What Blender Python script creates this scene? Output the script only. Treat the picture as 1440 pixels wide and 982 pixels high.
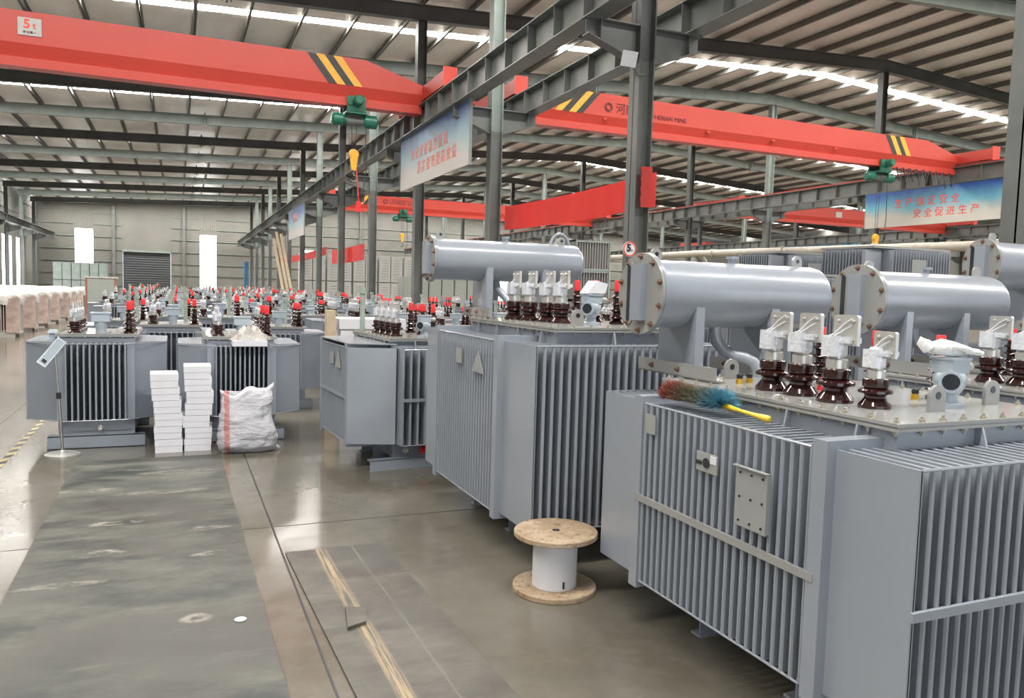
import bpy, math, random
from mathutils import Vector, Matrix
R = math.radians
random.seed(7)
sc = bpy.context.scene
for o in list(bpy.data.objects): bpy.data.objects.remove(o)
COL = sc.collection

# ---------------------------------------------------------------- camera, world, exposure
F_PX = 1094.0
cam_d = bpy.data.cameras.new('camera'); cam = bpy.data.objects.new('camera', cam_d); COL.objects.link(cam)
cam_d.sensor_width = 36.0; cam_d.lens = F_PX / 1440 * 36; cam_d.clip_start = .05; cam_d.clip_end = 400
ax = Vector((0.91889391, -0.39350568, 0.02805824))     # image right in world
ay = Vector((-0.00326292, -0.07870114, -0.99689292))   # image down
az = Vector((0.39449124, 0.91594727, -0.07360197))     # forward
cam.matrix_world = Matrix(((ax.x, -ay.x, -az.x, 0), (ax.y, -ay.y, -az.y, 0), (ax.z, -ay.z, -az.z, 1.7), (0, 0, 0, 1)))
sc.camera = cam
vs = sc.view_settings
vs.view_transform = 'Standard'; vs.look = 'None'; vs.gamma = 1; vs.use_curve_mapping = False
vs.exposure = 0.1
SKYLIGHT = 82.0; WINDOW = 8.0; WORLD = 2.3
w = bpy.data.worlds.new('World'); sc.world = w; w.use_nodes = True
bg = w.node_tree.nodes['Background']; bg.inputs[0].default_value = (.86, .93, 1, 1); bg.inputs[1].default_value = WORLD

# ---------------------------------------------------------------- materials
def nodes(name):
    m = bpy.data.materials.new(name); m.use_nodes = True
    nt = m.node_tree; return m, nt, nt.nodes['Principled BSDF']
def lerp(nt, fac, c1, c2):
    n = nt.nodes.new('ShaderNodeMix'); n.data_type = 'RGBA'
    if fac is not None: nt.links.new(fac, n.inputs[0])
    for i, c in ((6, c1), (7, c2)):
        if hasattr(c, 'links') or hasattr(c, 'is_output'): nt.links.new(c, n.inputs[i])
        else: n.inputs[i].default_value = (*c, 1)
    return n.outputs[2]
def noise(nt, scale, detail=3, rough=.5, vec=None, mapscale=None, coord='Object'):
    n = nt.nodes.new('ShaderNodeTexNoise'); n.inputs['Scale'].default_value = scale
    n.inputs['Detail'].default_value = detail; n.inputs['Roughness'].default_value = rough
    tc = nt.nodes.new('ShaderNodeTexCoord'); s = tc.outputs[coord]
    if mapscale:
        mp = nt.nodes.new('ShaderNodeMapping'); mp.inputs['Scale'].default_value = mapscale
        nt.links.new(s, mp.inputs[0]); s = mp.outputs[0]
    nt.links.new(s, n.inputs['Vector']); return n.outputs['Fac']
def ramp(nt, src, a, b):
    n = nt.nodes.new('ShaderNodeMapRange'); n.inputs[1].default_value = a; n.inputs[2].default_value = b
    nt.links.new(src, n.inputs[0]); return n.outputs[0]
def mathn(nt, op, a, b):
    n = nt.nodes.new('ShaderNodeMath'); n.operation = op
    for i, x in ((0, a), (1, b)):
        if isinstance(x, (int, float)): n.inputs[i].default_value = x
        else: nt.links.new(x, n.inputs[i])
    return n.outputs[0]
def bump(nt, p, src, strength=.2, dist=.01):
    b = nt.nodes.new('ShaderNodeBump'); b.inputs['Strength'].default_value = strength
    b.inputs['Distance'].default_value = dist
    nt.links.new(src, b.inputs['Height']); nt.links.new(b.outputs[0], p.inputs['Normal'])
def mat(name, c, rough=.5, metal=0, var=.12, scale=6, bmp=0, bscale=20, emit=0, coat=0, trans=0):
    m, nt, p = nodes(name)
    f = noise(nt, scale, 4, .55)
    c2 = tuple(x * (1 - var) for x in c); c1 = tuple(min(1, x * (1 + var)) for x in c)
    nt.links.new(lerp(nt, ramp(nt, f, .3, .7), c2, c1), p.inputs['Base Color'])
    p.inputs['Roughness'].default_value = rough; p.inputs['Metallic'].default_value = metal
    if coat: p.inputs['Coat Weight'].default_value = coat; p.inputs['Coat Roughness'].default_value = .12
    if bmp: bump(nt, p, noise(nt, bscale, 4), bmp)
    if emit: p.inputs['Emission Color'].default_value = (*c, 1); p.inputs['Emission Strength'].default_value = emit
    if trans: p.inputs['Transmission Weight'].default_value = trans
    return m
M = {}
M['paint'] = mat('blue grey enamel', (.28, .308, .345), .28, var=.05, scale=1.5, coat=.5, bmp=.03, bscale=3)
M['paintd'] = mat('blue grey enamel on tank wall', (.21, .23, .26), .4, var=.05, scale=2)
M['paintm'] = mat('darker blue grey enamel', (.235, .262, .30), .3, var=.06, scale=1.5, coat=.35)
M['lid'] = mat('warm grey lid enamel', (.30, .30, .285), .22, var=.05, scale=2, coat=.3)
M['plate'] = mat('bare name plate', (.31, .32, .31), .4, var=.05)
M['steel'] = mat('dark grey steel enamel', (.135, .142, .132), .42, var=.2, scale=2)
M['steell'] = mat('pale green grey primer', (.20, .235, .212), .5, var=.15, scale=2)
M['rafter'] = mat('charcoal rafter enamel', (.092, .098, .094), .5, var=.2, scale=1)
M['purlin'] = mat('galvanised purlin', (.17, .165, .15), .5, metal=.2, var=.15)
M['red'] = mat('crane red', (.46, .045, .028), .42, var=.05, scale=.6)
M['cloth'] = mat('red cloth', (.85, .10, .085), .5, var=.08, bmp=.4, bscale=5)
m, nt, p = nodes('thin red cloth'); M['cloth'] = m
p.inputs['Base Color'].default_value = (.70, .075, .065, 1); p.inputs['Roughness'].default_value = .45; bump(nt, p, noise(nt, 4, 4), .25, .03)
tr = nt.nodes.new('ShaderNodeBsdfTranslucent'); tr.inputs[0].default_value = (.85, .12, .09, 1); mx = nt.nodes.new('ShaderNodeMixShader'); mx.inputs[0].default_value = .45
nt.links.new(p.outputs[0], mx.inputs[1]); nt.links.new(tr.outputs[0], mx.inputs[2]); nt.links.new(mx.outputs[0], nt.nodes['Material Output'].inputs[0])
M['pinkplastic'] = mat('pinkish clear plastic over coils', (.46, .36, .31), .3, var=.3, scale=3, bmp=.8, bscale=9)
M['yellow'] = mat('warning yellow', (.70, .34, .025), .5)
M['black'] = mat('black enamel', (.018, .018, .018), .5)
M['green'] = mat('hoist green', (.012, .12, .075), .35)
M['white'] = mat('white card', (.72, .72, .75), .6, var=.03)
M['whitemetal'] = mat('white enamel', (.52, .51, .47), .45, var=.06)
M['cab'] = mat('pale cabinet grey', (.42, .42, .40), .45, var=.05)
M['greencab'] = mat('pale green cabinet', (.32, .35, .315), .45, var=.05)
M['porcelain'] = mat('brown porcelain', (.028, .008, .007), .08, var=.2, coat=.6)
M['alu'] = mat('tinned metal', (.62, .61, .58), .32, metal=.55, var=.1)
M['film'] = mat('clear film over metal', (.74, .76, .80), .15, metal=.1, var=.1, scale=30, bmp=.5, bscale=60, coat=.8)
M['zinc'] = mat('zinc bolt', (.42, .39, .32), .4, metal=.5)
M['rust'] = mat('brown bolt', (.22, .13, .09), .5, metal=.4)
M['cap'] = mat('red rubber cap', (.80, .03, .035), .45)
M['gauge'] = mat('blue grey casting', (.38, .44, .49), .35, var=.05, coat=.3)
M['dial'] = mat('dark dial', (.03, .035, .04), .15)
M['brass'] = mat('brass', (.7, .42, .05), .35, metal=.7)
M['chrome'] = mat('satin stainless', (.6, .6, .58), .25, metal=1)
M['duct'] = mat('buff duct', (.38, .35, .29), .5)
M['pole'] = mat('pale green tube', (.32, .38, .33), .45)
M['glove'] = mat('white knit', (.85, .84, .82), .9, bmp=.6, bscale=90, var=.04)
M['timber'] = mat('pale timber', (.55, .45, .30), .7, scale=10)
M['handle'] = mat('yellow plastic', (.72, .50, .04), .35)
M['tape'] = mat('worn pale yellow tape', (.42, .36, .17), .6, var=.3, scale=12)
M['blue'] = mat('blue barrel', (.025, .11, .2), .5)
M['brown'] = mat('brown coil resin', (.33, .12, .08), .5)
M['shade'] = mat('roller shutter', (.045, .049, .053), .7, var=.03)
M['textdark'] = mat('dark lettering', (.12, .02, .015), .6)
M['textred'] = mat('red lettering', (.80, .10, .06), .6)
M['textpink'] = mat('faded red lettering', (.74, .25, .20), .7)
M['sheet'] = None
def glowing(name, c, s):
    m = bpy.data.materials.new(name); m.use_nodes = True; nt = m.node_tree; nt.nodes.clear()
    e = nt.nodes.new('ShaderNodeEmission'); e.inputs[0].default_value = (*c, 1); e.inputs[1].default_value = s
    o = nt.nodes.new('ShaderNodeOutputMaterial'); nt.links.new(e.outputs[0], o.inputs[0]); return m
M['sky'] = glowing('daylit skylight sheet', (1, .97, .93), SKYLIGHT)
M['win'] = glowing('daylit window pane', (1, 1, 1), WINDOW)
# roof underside: foil-faced insulation with creases
m, nt, p = nodes('creased roof lining'); M['sheet'] = m
f = noise(nt, 1.3, 5, .6, mapscale=(1, .35, 1)); g = noise(nt, 9, 4, .6, mapscale=(.3, 1, 1))
nt.links.new(lerp(nt, ramp(nt, f, .3, .7), (.66, .61, .54), (.83, .78, .71)), p.inputs['Base Color'])
p.inputs['Roughness'].default_value = .36; p.inputs['Metallic'].default_value = .1; bump(nt, p, g, .35, .05)
# wall cladding
m, nt, p = nodes('ribbed wall cladding'); M['wall'] = m
wv = nt.nodes.new('ShaderNodeTexWave'); wv.inputs['Scale'].default_value = 1.6; wv.bands_direction = 'X'
tc = nt.nodes.new('ShaderNodeTexCoord'); mp = nt.nodes.new('ShaderNodeVectorMath'); mp.operation = 'DOT_PRODUCT'
mp.inputs[1].default_value = (1, 1, 0); cmb = nt.nodes.new('ShaderNodeCombineXYZ')
nt.links.new(tc.outputs['Object'], mp.inputs[0]); nt.links.new(mp.outputs['Value'], cmb.inputs[0]); nt.links.new(cmb.outputs[0], wv.inputs['Vector'])
f = noise(nt, .35, 4)
nt.links.new(lerp(nt, ramp(nt, f, .3, .7), (.14, .137, .12), (.18, .176, .153)), p.inputs['Base Color'])
p.inputs['Roughness'].default_value = .6; bump(nt, p, wv.outputs['Fac'], .15, .02)
# polished concrete floor
m, nt, p = nodes('polished concrete floor'); M['floor'] = m
a = noise(nt, .55, 5, .6); b = noise(nt, 5, 6, .65); s = noise(nt, 1.2, 5, .7, mapscale=(1, .18, 1)); d = noise(nt, 60, 2)
base = lerp(nt, ramp(nt, a, .35, .65), (.105, .093, .072), (.180, .163, .132))
base = lerp(nt, mathn(nt, 'MULTIPLY', ramp(nt, b, .45, .75), .35), base, (.20, .185, .155))
base = lerp(nt, mathn(nt, 'MULTIPLY', ramp(nt, s, .60, .72), .3), base, (.10, .09, .07))
sc2 = noise(nt, 3.2, 7, .75, mapscale=(.5, 1.6, 1))
base = lerp(nt, mathn(nt, 'MULTIPLY', ramp(nt, sc2, .64, .74), .55), base, (.28, .26, .215))
nt.links.new(base, p.inputs['Base Color'])
nt.links.new(mathn(nt, 'ADD', mathn(nt, 'MULTIPLY', b, .20), .07), p.inputs['Roughness'])
p.inputs['Specular IOR Level'].default_value = .55; bump(nt, p, d, .03, .002)
# rubber mats with scuffs
def mat_mat(name, c1, c2, stripe, marks=()):
    m, nt, p = nodes(name)
    a = noise(nt, 1.9, 8, .70, mapscale=(.7, 1.4, 1)); b = noise(nt, 2.6, 7, .72, mapscale=(.4, 2.0, 1)); d = noise(nt, .8, 5, .6); h = noise(nt, .6, 5, .6, mapscale=(1, 1.4, 3))
    base = lerp(nt, ramp(nt, a, .40, .62), c1, c2)
    base = lerp(nt, mathn(nt, 'MULTIPLY', ramp(nt, h, .48, .6), .6), base, (.08, .064, .053))
    base = lerp(nt, mathn(nt, 'MULTIPLY', ramp(nt, b, .57, .72), .55), base, (.21, .2, .165))
    base = lerp(nt, mathn(nt, 'MULTIPLY', ramp(nt, d, .48, .62), .55), base, (.055, .062, .055))
    tc = nt.nodes.new('ShaderNodeTexCoord'); sx = nt.nodes.new('ShaderNodeSeparateXYZ'); nt.links.new(tc.outputs['Object'], sx.inputs[0])
    wob = mathn(nt, 'MULTIPLY', mathn(nt, 'SUBTRACT', noise(nt, 7, 6, .7), .5), .13); brk = ramp(nt, noise(nt, 5, 5, .7), .42, .58)
    for (mx, my, lx, ly, k) in marks:
        ex = mathn(nt, 'DIVIDE', mathn(nt, 'SUBTRACT', sx.outputs[0], mx), lx); ey = mathn(nt, 'DIVIDE', mathn(nt, 'ADD', mathn(nt, 'SUBTRACT', sx.outputs[1], my), wob), ly)
        rr = mathn(nt, 'ADD', mathn(nt, 'MULTIPLY', ex, ex), mathn(nt, 'MULTIPLY', ey, ey))
        ringm = mathn(nt, 'MULTIPLY', ramp(nt, rr, 1.6, .7), ramp(nt, rr, .05, .35))
        base = lerp(nt, mathn(nt, 'MULTIPLY', mathn(nt, 'MULTIPLY', ringm, brk), k), base, (.32, .30, .245))
        base = lerp(nt, mathn(nt, 'MULTIPLY', mathn(nt, 'MULTIPLY', ramp(nt, rr, .22, .08), brk), .6), base, (.05, .05, .045))
    if stripe:
        for x0, wd, col, k in ((-.12, .05, (.36, .27, .155), .9), (.09, .012, (.20, .19, .16), .6)):
            dd = mathn(nt, 'ABSOLUTE', mathn(nt, 'SUBTRACT', mathn(nt, 'ADD', sx.outputs[0], mathn(nt, 'MULTIPLY', sx.outputs[1], .02)), x0), 0)
            msk = ramp(nt, dd, wd, wd * .3)
            nn = ramp(nt, noise(nt, 14, 4, .7, mapscale=(5, .15, 1)), .40, .58)
            base = lerp(nt, mathn(nt, 'MULTIPLY', mathn(nt, 'MULTIPLY', msk, nn), k), base, col)
    nt.links.new(base, p.inputs['Base Color']); nt.links.new(mathn(nt, 'ADD', mathn(nt, 'MULTIPLY', a, .3), .36), p.inputs['Roughness'])
    return m
M['mat1'] = mat_mat('dark green rubber mat', (.026, .031, .027), (.118, .118, .096), False, [(-.2, 1.6, .16, .045, .8), (-.23, .95, .13, .05, .85), (.38, 1.3, .16, .04, .6), (.42, .75, .12, .035, .7), (-.38, .45, .22, .035, .5), (.3, -.25, .07, .05, .7), (-.45, 2.6, .2, .05, .5), (.1, 2.4, .3, .05, .5), (-.55, -1.1, .1, .03, .7), (.2, 3.1, .3, .06, .4), (-.1, 3.3, .25, .05, .4), (.05, 1.75, .12, .02, .5)])
M['mat2'] = mat_mat('worn brown rubber mat', (.060, .054, .044), (.130, .118, .096), True)
# plywood of the reel
m, nt, p = nodes('stained plywood'); M['ply'] = m
a = noise(nt, 6, 6, .75); b = noise(nt, 20, 5, .75)
base = lerp(nt, ramp(nt, a, .35, .65), (.31, .21, .12), (.50, .39, .275))
base = lerp(nt, mathn(nt, 'MULTIPLY', ramp(nt, b, .54, .64), .8), base, (.14, .09, .05)); nt.links.new(base, p.inputs['Base Color']); p.inputs['Roughness'].default_value = .7
# gradient poster
def poster_mat(name, h, top, midc, low):
    m, nt, p = nodes(name); tc = nt.nodes.new('ShaderNodeTexCoord'); sx = nt.nodes.new('ShaderNodeSeparateXYZ'); nt.links.new(tc.outputs['Object'], sx.inputs[0])
    n = noise(nt, 1.3, 5, .6); z = mathn(nt, 'ADD', mathn(nt, 'DIVIDE', sx.outputs[2], h), mathn(nt, 'MULTIPLY', mathn(nt, 'SUBTRACT', n, .5), .5))
    base = lerp(nt, ramp(nt, z, .25, .6), low, midc); base = lerp(nt, ramp(nt, z, .6, 1.0), base, top)
    nt.links.new(base, p.inputs['Base Color']); p.inputs['Roughness'].default_value = .5; return m
M['poster'] = poster_mat('sky printed banner', 1.2, (.025, .09, .30), (.13, .38, .48), (.52, .50, .44))
M['posterf'] = poster_mat('faded sky printed banner', 1.3, (.08, .14, .29), (.27, .40, .45), (.50, .47, .43))
m, nt, p = nodes('clear plastic cover'); M['plastic'] = m
f = noise(nt, 3, 5, .7); nt.links.new(lerp(nt, ramp(nt, f, .35, .7), (.48, .44, .40), (.68, .66, .62)), p.inputs['Base Color']); p.inputs['Roughness'].default_value = .2; bump(nt, p, noise(nt, 12, 5, .7), .9, .05)
m, nt, p = nodes('woven white sack'); M['sack'] = m
tc = nt.nodes.new('ShaderNodeTexCoord'); sx = nt.nodes.new('ShaderNodeSeparateXYZ'); nt.links.new(tc.outputs['Object'], sx.inputs[0])
n = noise(nt, 5, 5, .6); xx = mathn(nt, 'ADD', sx.outputs[0], mathn(nt, 'MULTIPLY', mathn(nt, 'SUBTRACT', n, .5), .06))
f = ramp(nt, mathn(nt, 'ABSOLUTE', mathn(nt, 'ADD', xx, .205), 0), .032, .022)
nt.links.new(lerp(nt, mathn(nt, 'MULTIPLY', f, .75), (.62, .62, .65), (.60, .17, .14)), p.inputs['Base Color']); p.inputs['Roughness'].default_value = .5
bump(nt, p, noise(nt, 9, 6, .65, mapscale=(1, 1, 2.2)), .9, .05)
m, nt, p = nodes('duster fibres'); M['duster'] = m
tc = nt.nodes.new('ShaderNodeTexCoord'); sx = nt.nodes.new('ShaderNodeSeparateXYZ'); nt.links.new(tc.outputs['Object'], sx.inputs[0])
cr = nt.nodes.new('ShaderNodeValToRGB'); nt.links.new(mathn(nt, 'ADD', mathn(nt, 'MULTIPLY', sx.outputs[0], 2.3), .5), cr.inputs[0])
e = cr.color_ramp.elements; e[0].position = .05; e[0].color = (.30, .07, .06, 1); e[1].position = .97; e[1].color = (.12, .36, .47, 1)
for ps, c in ((.2, (.30, .09, .06)), (.32, (.24, .16, .10)), (.52, (.17, .17, .11)), (.7, (.15, .19, .16)), (.82, (.13, .26, .31))):
    q = e.new(ps); q.color = (*c, 1)
nt.links.new(cr.outputs[0], p.inputs['Base Color']); p.inputs['Roughness'].default_value = .9

# ---------------------------------------------------------------- mesh builder
def wloc(o):
    v = Vector((0, 0, 0))
    while o: v += o.location; o = o.parent
    return v
class MB:
    def __init__(s): s.v = []; s.f = []; s.m = []; s.cur = 0
    def add(s, vs_, fs):
        k = len(s.v); s.v += [tuple(x) for x in vs_]; s.f += [tuple(i + k for i in f) for f in fs]; s.m += [s.cur] * len(fs)
    def box(s, x0, x1, y0, y1, z0, z1):
        s.add([(x0, y0, z0), (x1, y0, z0), (x1, y1, z0), (x0, y1, z0), (x0, y0, z1), (x1, y0, z1), (x1, y1, z1), (x0, y1, z1)],
              [(0, 3, 2, 1), (4, 5, 6, 7), (0, 1, 5, 4), (1, 2, 6, 5), (2, 3, 7, 6), (3, 0, 4, 7)]); return s
    def prism(s, poly, axis, a, b):
        n = len(poly)
        def P(u, v, t): return {'x': (t, u, v), 'y': (u, t, v), 'z': (u, v, t)}[axis]
        s.add([P(u, v, a) for u, v in poly] + [P(u, v, b) for u, v in poly],
              [tuple(range(n)), tuple(range(2 * n - 1, n - 1, -1))] + [(i, (i + 1) % n + 0, (i + 1) % n + n, i + n) for i in range(n)]); return s
    def ring(s, rings, cap=True):
        n = len(rings[0]); vs_ = [p for r in rings for p in r]; fs = []
        for k in range(len(rings) - 1):
            for i in range(n): fs.append((k * n + i, k * n + (i + 1) % n, (k + 1) * n + (i + 1) % n, (k + 1) * n + i))
        if cap: fs += [tuple(range(n - 1, -1, -1)), tuple((len(rings) - 1) * n + i for i in range(n))]
        s.add(vs_, fs); return s
    def lathe(s, prof, c=(0, 0, 0), axis='z', n=16, cap=True):
        rs = []
        for r, h in prof:
            q = []
            for i in range(n):
                a = 2 * math.pi * i / n; u, v = r * math.cos(a), r * math.sin(a)
                q.append({'z': (c[0] + u, c[1] + v, c[2] + h), 'x': (c[0] + h, c[1] + u, c[2] + v), 'y': (c[0] + v, c[1] + h, c[2] + u)}[axis])
            rs.append(q)
        return s.ring(rs, cap)
    def tube(s, pts, r, n=8):
        pts = [Vector(p) for p in pts]; rs = []; up = None
        for i, p in enumerate(pts):
            t = (pts[min(i + 1, len(pts) - 1)] - pts[max(i - 1, 0)]).normalized()
            if up is None: up = Vector((0, 0, 1)) if abs(t.z) < .9 else Vector((1, 0, 0))
            sd = t.cross(up).normalized(); up = sd.cross(t).normalized()
            rr = r[i] if isinstance(r, (list, tuple)) else r
            rs.append([tuple(p + (sd * math.cos(2 * math.pi * k / n) + up * math.sin(2 * math.pi * k / n)) * rr) for k in range(n)])
        return s.ring(rs)
    def build(s, name, mats, parent=None, smooth=True, origin=None, ang=35):
        me = bpy.data.meshes.new(name)
        if not isinstance(mats, (list, tuple)): mats = [mats]
        if parent is not None: o0 = wloc(parent)
        elif origin is not None: o0 = Vector(origin)
        else:
            xs, ys, zs = zip(*s.v); o0 = Vector(((min(xs) + max(xs)) / 2, (min(ys) + max(ys)) / 2, min(zs)))
        me.from_pydata([(x - o0.x, y - o0.y, z - o0.z) for x, y, z in s.v], [], s.f)
        for m in mats: me.materials.append(M[m])
        me.polygons.foreach_set('material_index', s.m)
        me.update()
        import bmesh
        bm = bmesh.new(); bm.from_mesh(me); bmesh.ops.recalc_face_normals(bm, faces=bm.faces); bm.to_mesh(me); bm.free()
        if smooth:
            me.polygons.foreach_set('use_smooth', [True] * len(me.polygons)); me.set_sharp_from_angle(angle=R(ang))
        o = bpy.data.objects.new(name, me); COL.objects.link(o)
        if parent is not None: o.parent = parent
        else: o.location = o0
        return o
def tag(o, label, cat, group=None, kind=None):
    o['label'] = label; o['category'] = cat
    if group: o['group'] = group
    if kind: o['kind'] = kind
    return o
def empty(name, loc, label, cat, group=None):
    o = bpy.data.objects.new(name, None); o.empty_display_size = .1; COL.objects.link(o); o.location = loc
    return tag(o, label, cat, group)
def struct(o): o['kind'] = 'structure'; return o
KIDS = {}
def kids(o):
    return [c for c in bpy.data.objects if c.parent == o]
def copy_tree(root, loc, label=None, group=None, cache={}):
    key = root.name
    if key not in cache: cache[key] = [(c, [(g, []) for g in kids(c)]) for c in kids(root)]
    r = root.copy(); COL.objects.link(r); r.location = loc
    if label: r['label'] = label
    if group: r['group'] = group
    for c, gs in cache[key]:
        d = c.copy(); COL.objects.link(d); d.parent = r
        for g, _ in gs:
            h = g.copy(); COL.objects.link(h); h.parent = d
    return r
def text_mesh(txt, size, m, parent, M4, ext=.003, name='lettering', bold=0.0, sp=1.0):
    cu = bpy.data.curves.new('t', 'FONT'); cu.body = txt; cu.size = size; cu.extrude = ext; cu.offset = bold; cu.space_character = sp
    cu.align_x = 'CENTER'; cu.align_y = 'CENTER'; cu.resolution_u = 3
    o = bpy.data.objects.new('t', cu); COL.objects.link(o); bpy.context.view_layer.update()
    me = bpy.data.meshes.new_from_object(o.evaluated_get(bpy.context.evaluated_depsgraph_get()))
    bpy.data.objects.remove(o); me.transform(M4); me.materials.clear(); me.materials.append(M[m])
    me.transform(Matrix.Translation(-wloc(parent)))
    q = bpy.data.objects.new(name, me); COL.objects.link(q); q.parent = parent
    return q
FACE_NY = Matrix(((1, 0, 0, 0), (0, 0, -1, 0), (0, 1, 0, 0), (0, 0, 0, 1)))     # readable from -Y
FACE_NX = Matrix(((0, 0, -1, 0), (-1, 0, 0, 0), (0, 1, 0, 0), (0, 0, 0, 1)))    # readable from -X
def T(x, y, z, base): return Matrix.Translation((x, y, z)) @ base

# ---------------------------------------------------------------- building
XL, XC, XR, X4, X5 = -12.2, 6.5, 24.6, 43.0, 61.0
YB, YE = -7.75, 88.4
FR = [10.25 + 6 * k for k in range(-3, 14)]
def zr(x):   # underside of rafters
    if x <= XC: return 9.38 + .042 * (x - XC)
    if x <= XR: return 9.38 + (x - XC) * 1.0 / (XR - XC)
    return 10.38 - (x - XR) * .055
BRK = [XL, XC, XR, X4, X5]
b = MB().box(XL - .3, X5 + .3, YB, YE, -.2, 0); fl = struct(b.build('floor', 'floor', origin=(0, 0, 0), smooth=False))
# joints in the slab
b = MB()
for x in (-6.9, -4.4, -1.9, .605, 3.1): b.box(x - .006, x + .006, YB, YE, 0, .0012)
for y in (-.4, 5.58, 11.6, 17.6): b.box(XL, 20, y - .004, y + .004, 0, .0012)
b.build('joint', 'black', fl, smooth=False)
# ceiling sheets with skylight strips between
SKY = [FR[k] + 3 for k in range(1, 16, 2)]
SW = .26
ce = MB(); hz = .62
seg = [YB]
for y in SKY: seg += [y - SW, y + SW]
seg += [YE]
for i in range(0, len(seg), 2):
    for a_, b_ in zip(BRK[:-1], BRK[1:]):
        za, zb = zr(a_) + hz, zr(b_) + hz
        ce.add([(a_, seg[i], za), (b_, seg[i], zb), (b_, seg[i + 1], zb), (a_, seg[i + 1], za), (a_, seg[i], za + .08), (b_, seg[i], zb + .08), (b_, seg[i + 1], zb + .08), (a_, seg[i + 1], za + .08)],
               [(0, 1, 2, 3), (7, 6, 5, 4), (0, 4, 5, 1), (1, 5, 6, 2), (2, 6, 7, 3), (3, 7, 4, 0)])
ceil = struct(ce.build('ceiling', 'sheet', origin=(0, 0, 9), smooth=False))
for y in SKY:
    s_ = MB()
    for a_, b_ in zip(BRK[:-1], BRK[1:]):
        za, zb = zr(a_) + hz + .03, zr(b_) + hz + .03
        s_.add([(a_, y - SW, za), (b_, y - SW, zb), (b_, y + SW, zb), (a_, y + SW, za)], [(0, 1, 2, 3)])
    s_.build('skylight', 'sky', ceil, smooth=False)
x = XL + .7
while x < X5 - .3:
    z = zr(x) + .42
    b = MB(); b.box(x - .012, x + .012, YB, YE, z, z + .2); b.box(x - .065, x + .012, YB, YE, z, z + .012); b.box(x - .012, x + .065, YB, YE, z + .185, z + .2)
    b.build('purlin', 'purlin', ceil, smooth=False); x += 1.5
# rafters
def ibeam(b, p0, p1, w_, h, tf=.016, tw=.01):
    """beam between two points with its underside on them, flanges horizontal, running in x or y"""
    (x0, y0, z0), (x1, y1, z1) = p0, p1
    d = Vector((x1 - x0, y1 - y0, 0)).normalized(); s_ = Vector((-d.y, d.x, 0))
    def bar(hw, za, zb):
        vs_ = []
        for (px, py, pz) in (p0, p1):
            for sg, zz in ((-1, za), (1, za), (1, zb), (-1, zb)): vs_.append((px + s_.x * hw * sg, py + s_.y * hw * sg, pz + zz))
        b.add(vs_, [(0, 1, 2, 3), (7, 6, 5, 4), (0, 4, 5, 1), (1, 5, 6, 2), (2, 6, 7, 3), (3, 7, 4, 0)])
    bar(w_ / 2, 0, tf); bar(w_ / 2, h - tf, h); bar(tw / 2, tf, h - tf)
ords = ['nearest', 'second', 'third', 'fourth', 'fifth', 'sixth', 'seventh', 'eighth', 'ninth', 'tenth', 'eleventh', 'twelfth', 'thirteenth', 'fourteenth', 'fifteenth', 'sixteenth', 'seventeenth']
for i, y in enumerate(FR):
    if y > 84: continue
    k = i - 3
    dark = (k % 2 == 0)
    b = MB()
    for a_, b_ in zip(BRK[:-1], BRK[1:]): ibeam(b, (a_, y, zr(a_)), (b_, y, zr(b_)), .24, .44)
    for xs in (1.2, 15.5, 33.5):                 # bolted splices and stiffeners
        b.box(xs - .03, xs + .03, y - .13, y + .13, zr(xs) - .1, zr(xs) + .54)
        b.box(xs - .12, xs - .09, y - .1, y + .1, zr(xs) - .08, zr(xs) + .42); b.box(xs + .09, xs + .12, y - .1, y + .1, zr(xs) - .08, zr(xs) + .42)
    b.cur = 0
    o = b.build('roof_rafter', 'rafter' if dark else 'steell', smooth=False)
    tag(o, f"{'charcoal' if dark else 'pale green grey'} steel roof rafter spanning the hall, {ords[i]} from the camera end", 'rafter', 'steel rafters under the roof')
# columns: web in x, flanges facing -x / +x
def column(x, y, z1, label, m='steel', wx=.27, wy=.27, lower=None, group='steel columns of the hall'):
    r = empty('steel_column', (x, y, 0), label, 'column', group)
    def H(z0, z1_):
        b = MB(); b.box(x - wx / 2, x - wx / 2 + .018, y - wy / 2, y + wy / 2, z0, z1_); b.box(x + wx / 2 - .018, x + wx / 2, y - wy / 2, y + wy / 2, z0, z1_)
        b.box(x - wx / 2, x + wx / 2, y - .008, y + .008, z0, z1_); return b
    H(0, 5.2).build('lower_shaft', lower or 'steel', r, smooth=False)
    H(5.2, z1).build('upper_shaft', m, r, smooth=False)
    MB().box(x - .28, x + .28, y - .26, y + .26, 0, .03).build('base_plate', 'steel', r, smooth=False)
    return r
def drift(x, y): return x - .09 + .005 * (y - 10)
def bracket(r, sx, m='steel'):
    x, y, _ = r.location; b = MB(); U = .28
    xe = x + sx * .98; xi = x + sx * .135
    lo, hi = min(xe, xi), max(xe, xi)
    b.box(lo, hi, y - .12, y + .12, 5.66, 5.68); 
    b.prism([(xi, 5.16), (xi, 5.66), (xe, 5.66), (xe, 5.46)], 'y', y - .006, y + .006)
    b.add([(xi, y - .1, 5.16), (xe, y - .1, 5.46), (xe, y + .1, 5.46), (xi, y + .1, 5.16), (xi, y - .1, 5.14), (xe, y - .1, 5.44), (xe, y + .1, 5.44), (xi, y + .1, 5.14)],
          [(0, 1, 2, 3), (7, 6, 5, 4), (0, 4, 5, 1), (1, 5, 6, 2), (2, 6, 7, 3), (3, 7, 4, 0)])
    b.box(x + sx * .76, x + sx * .775, y - .1, y + .1, 5.4, 5.66)
    b.build('crane_bracket', m, r, smooth=False)
rows = {XL: 'left wall row', XC: 'row beside the aisle', XR: 'row under the ridge', X4: 'row beyond the ridge', X5: 'right wall row'}
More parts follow.
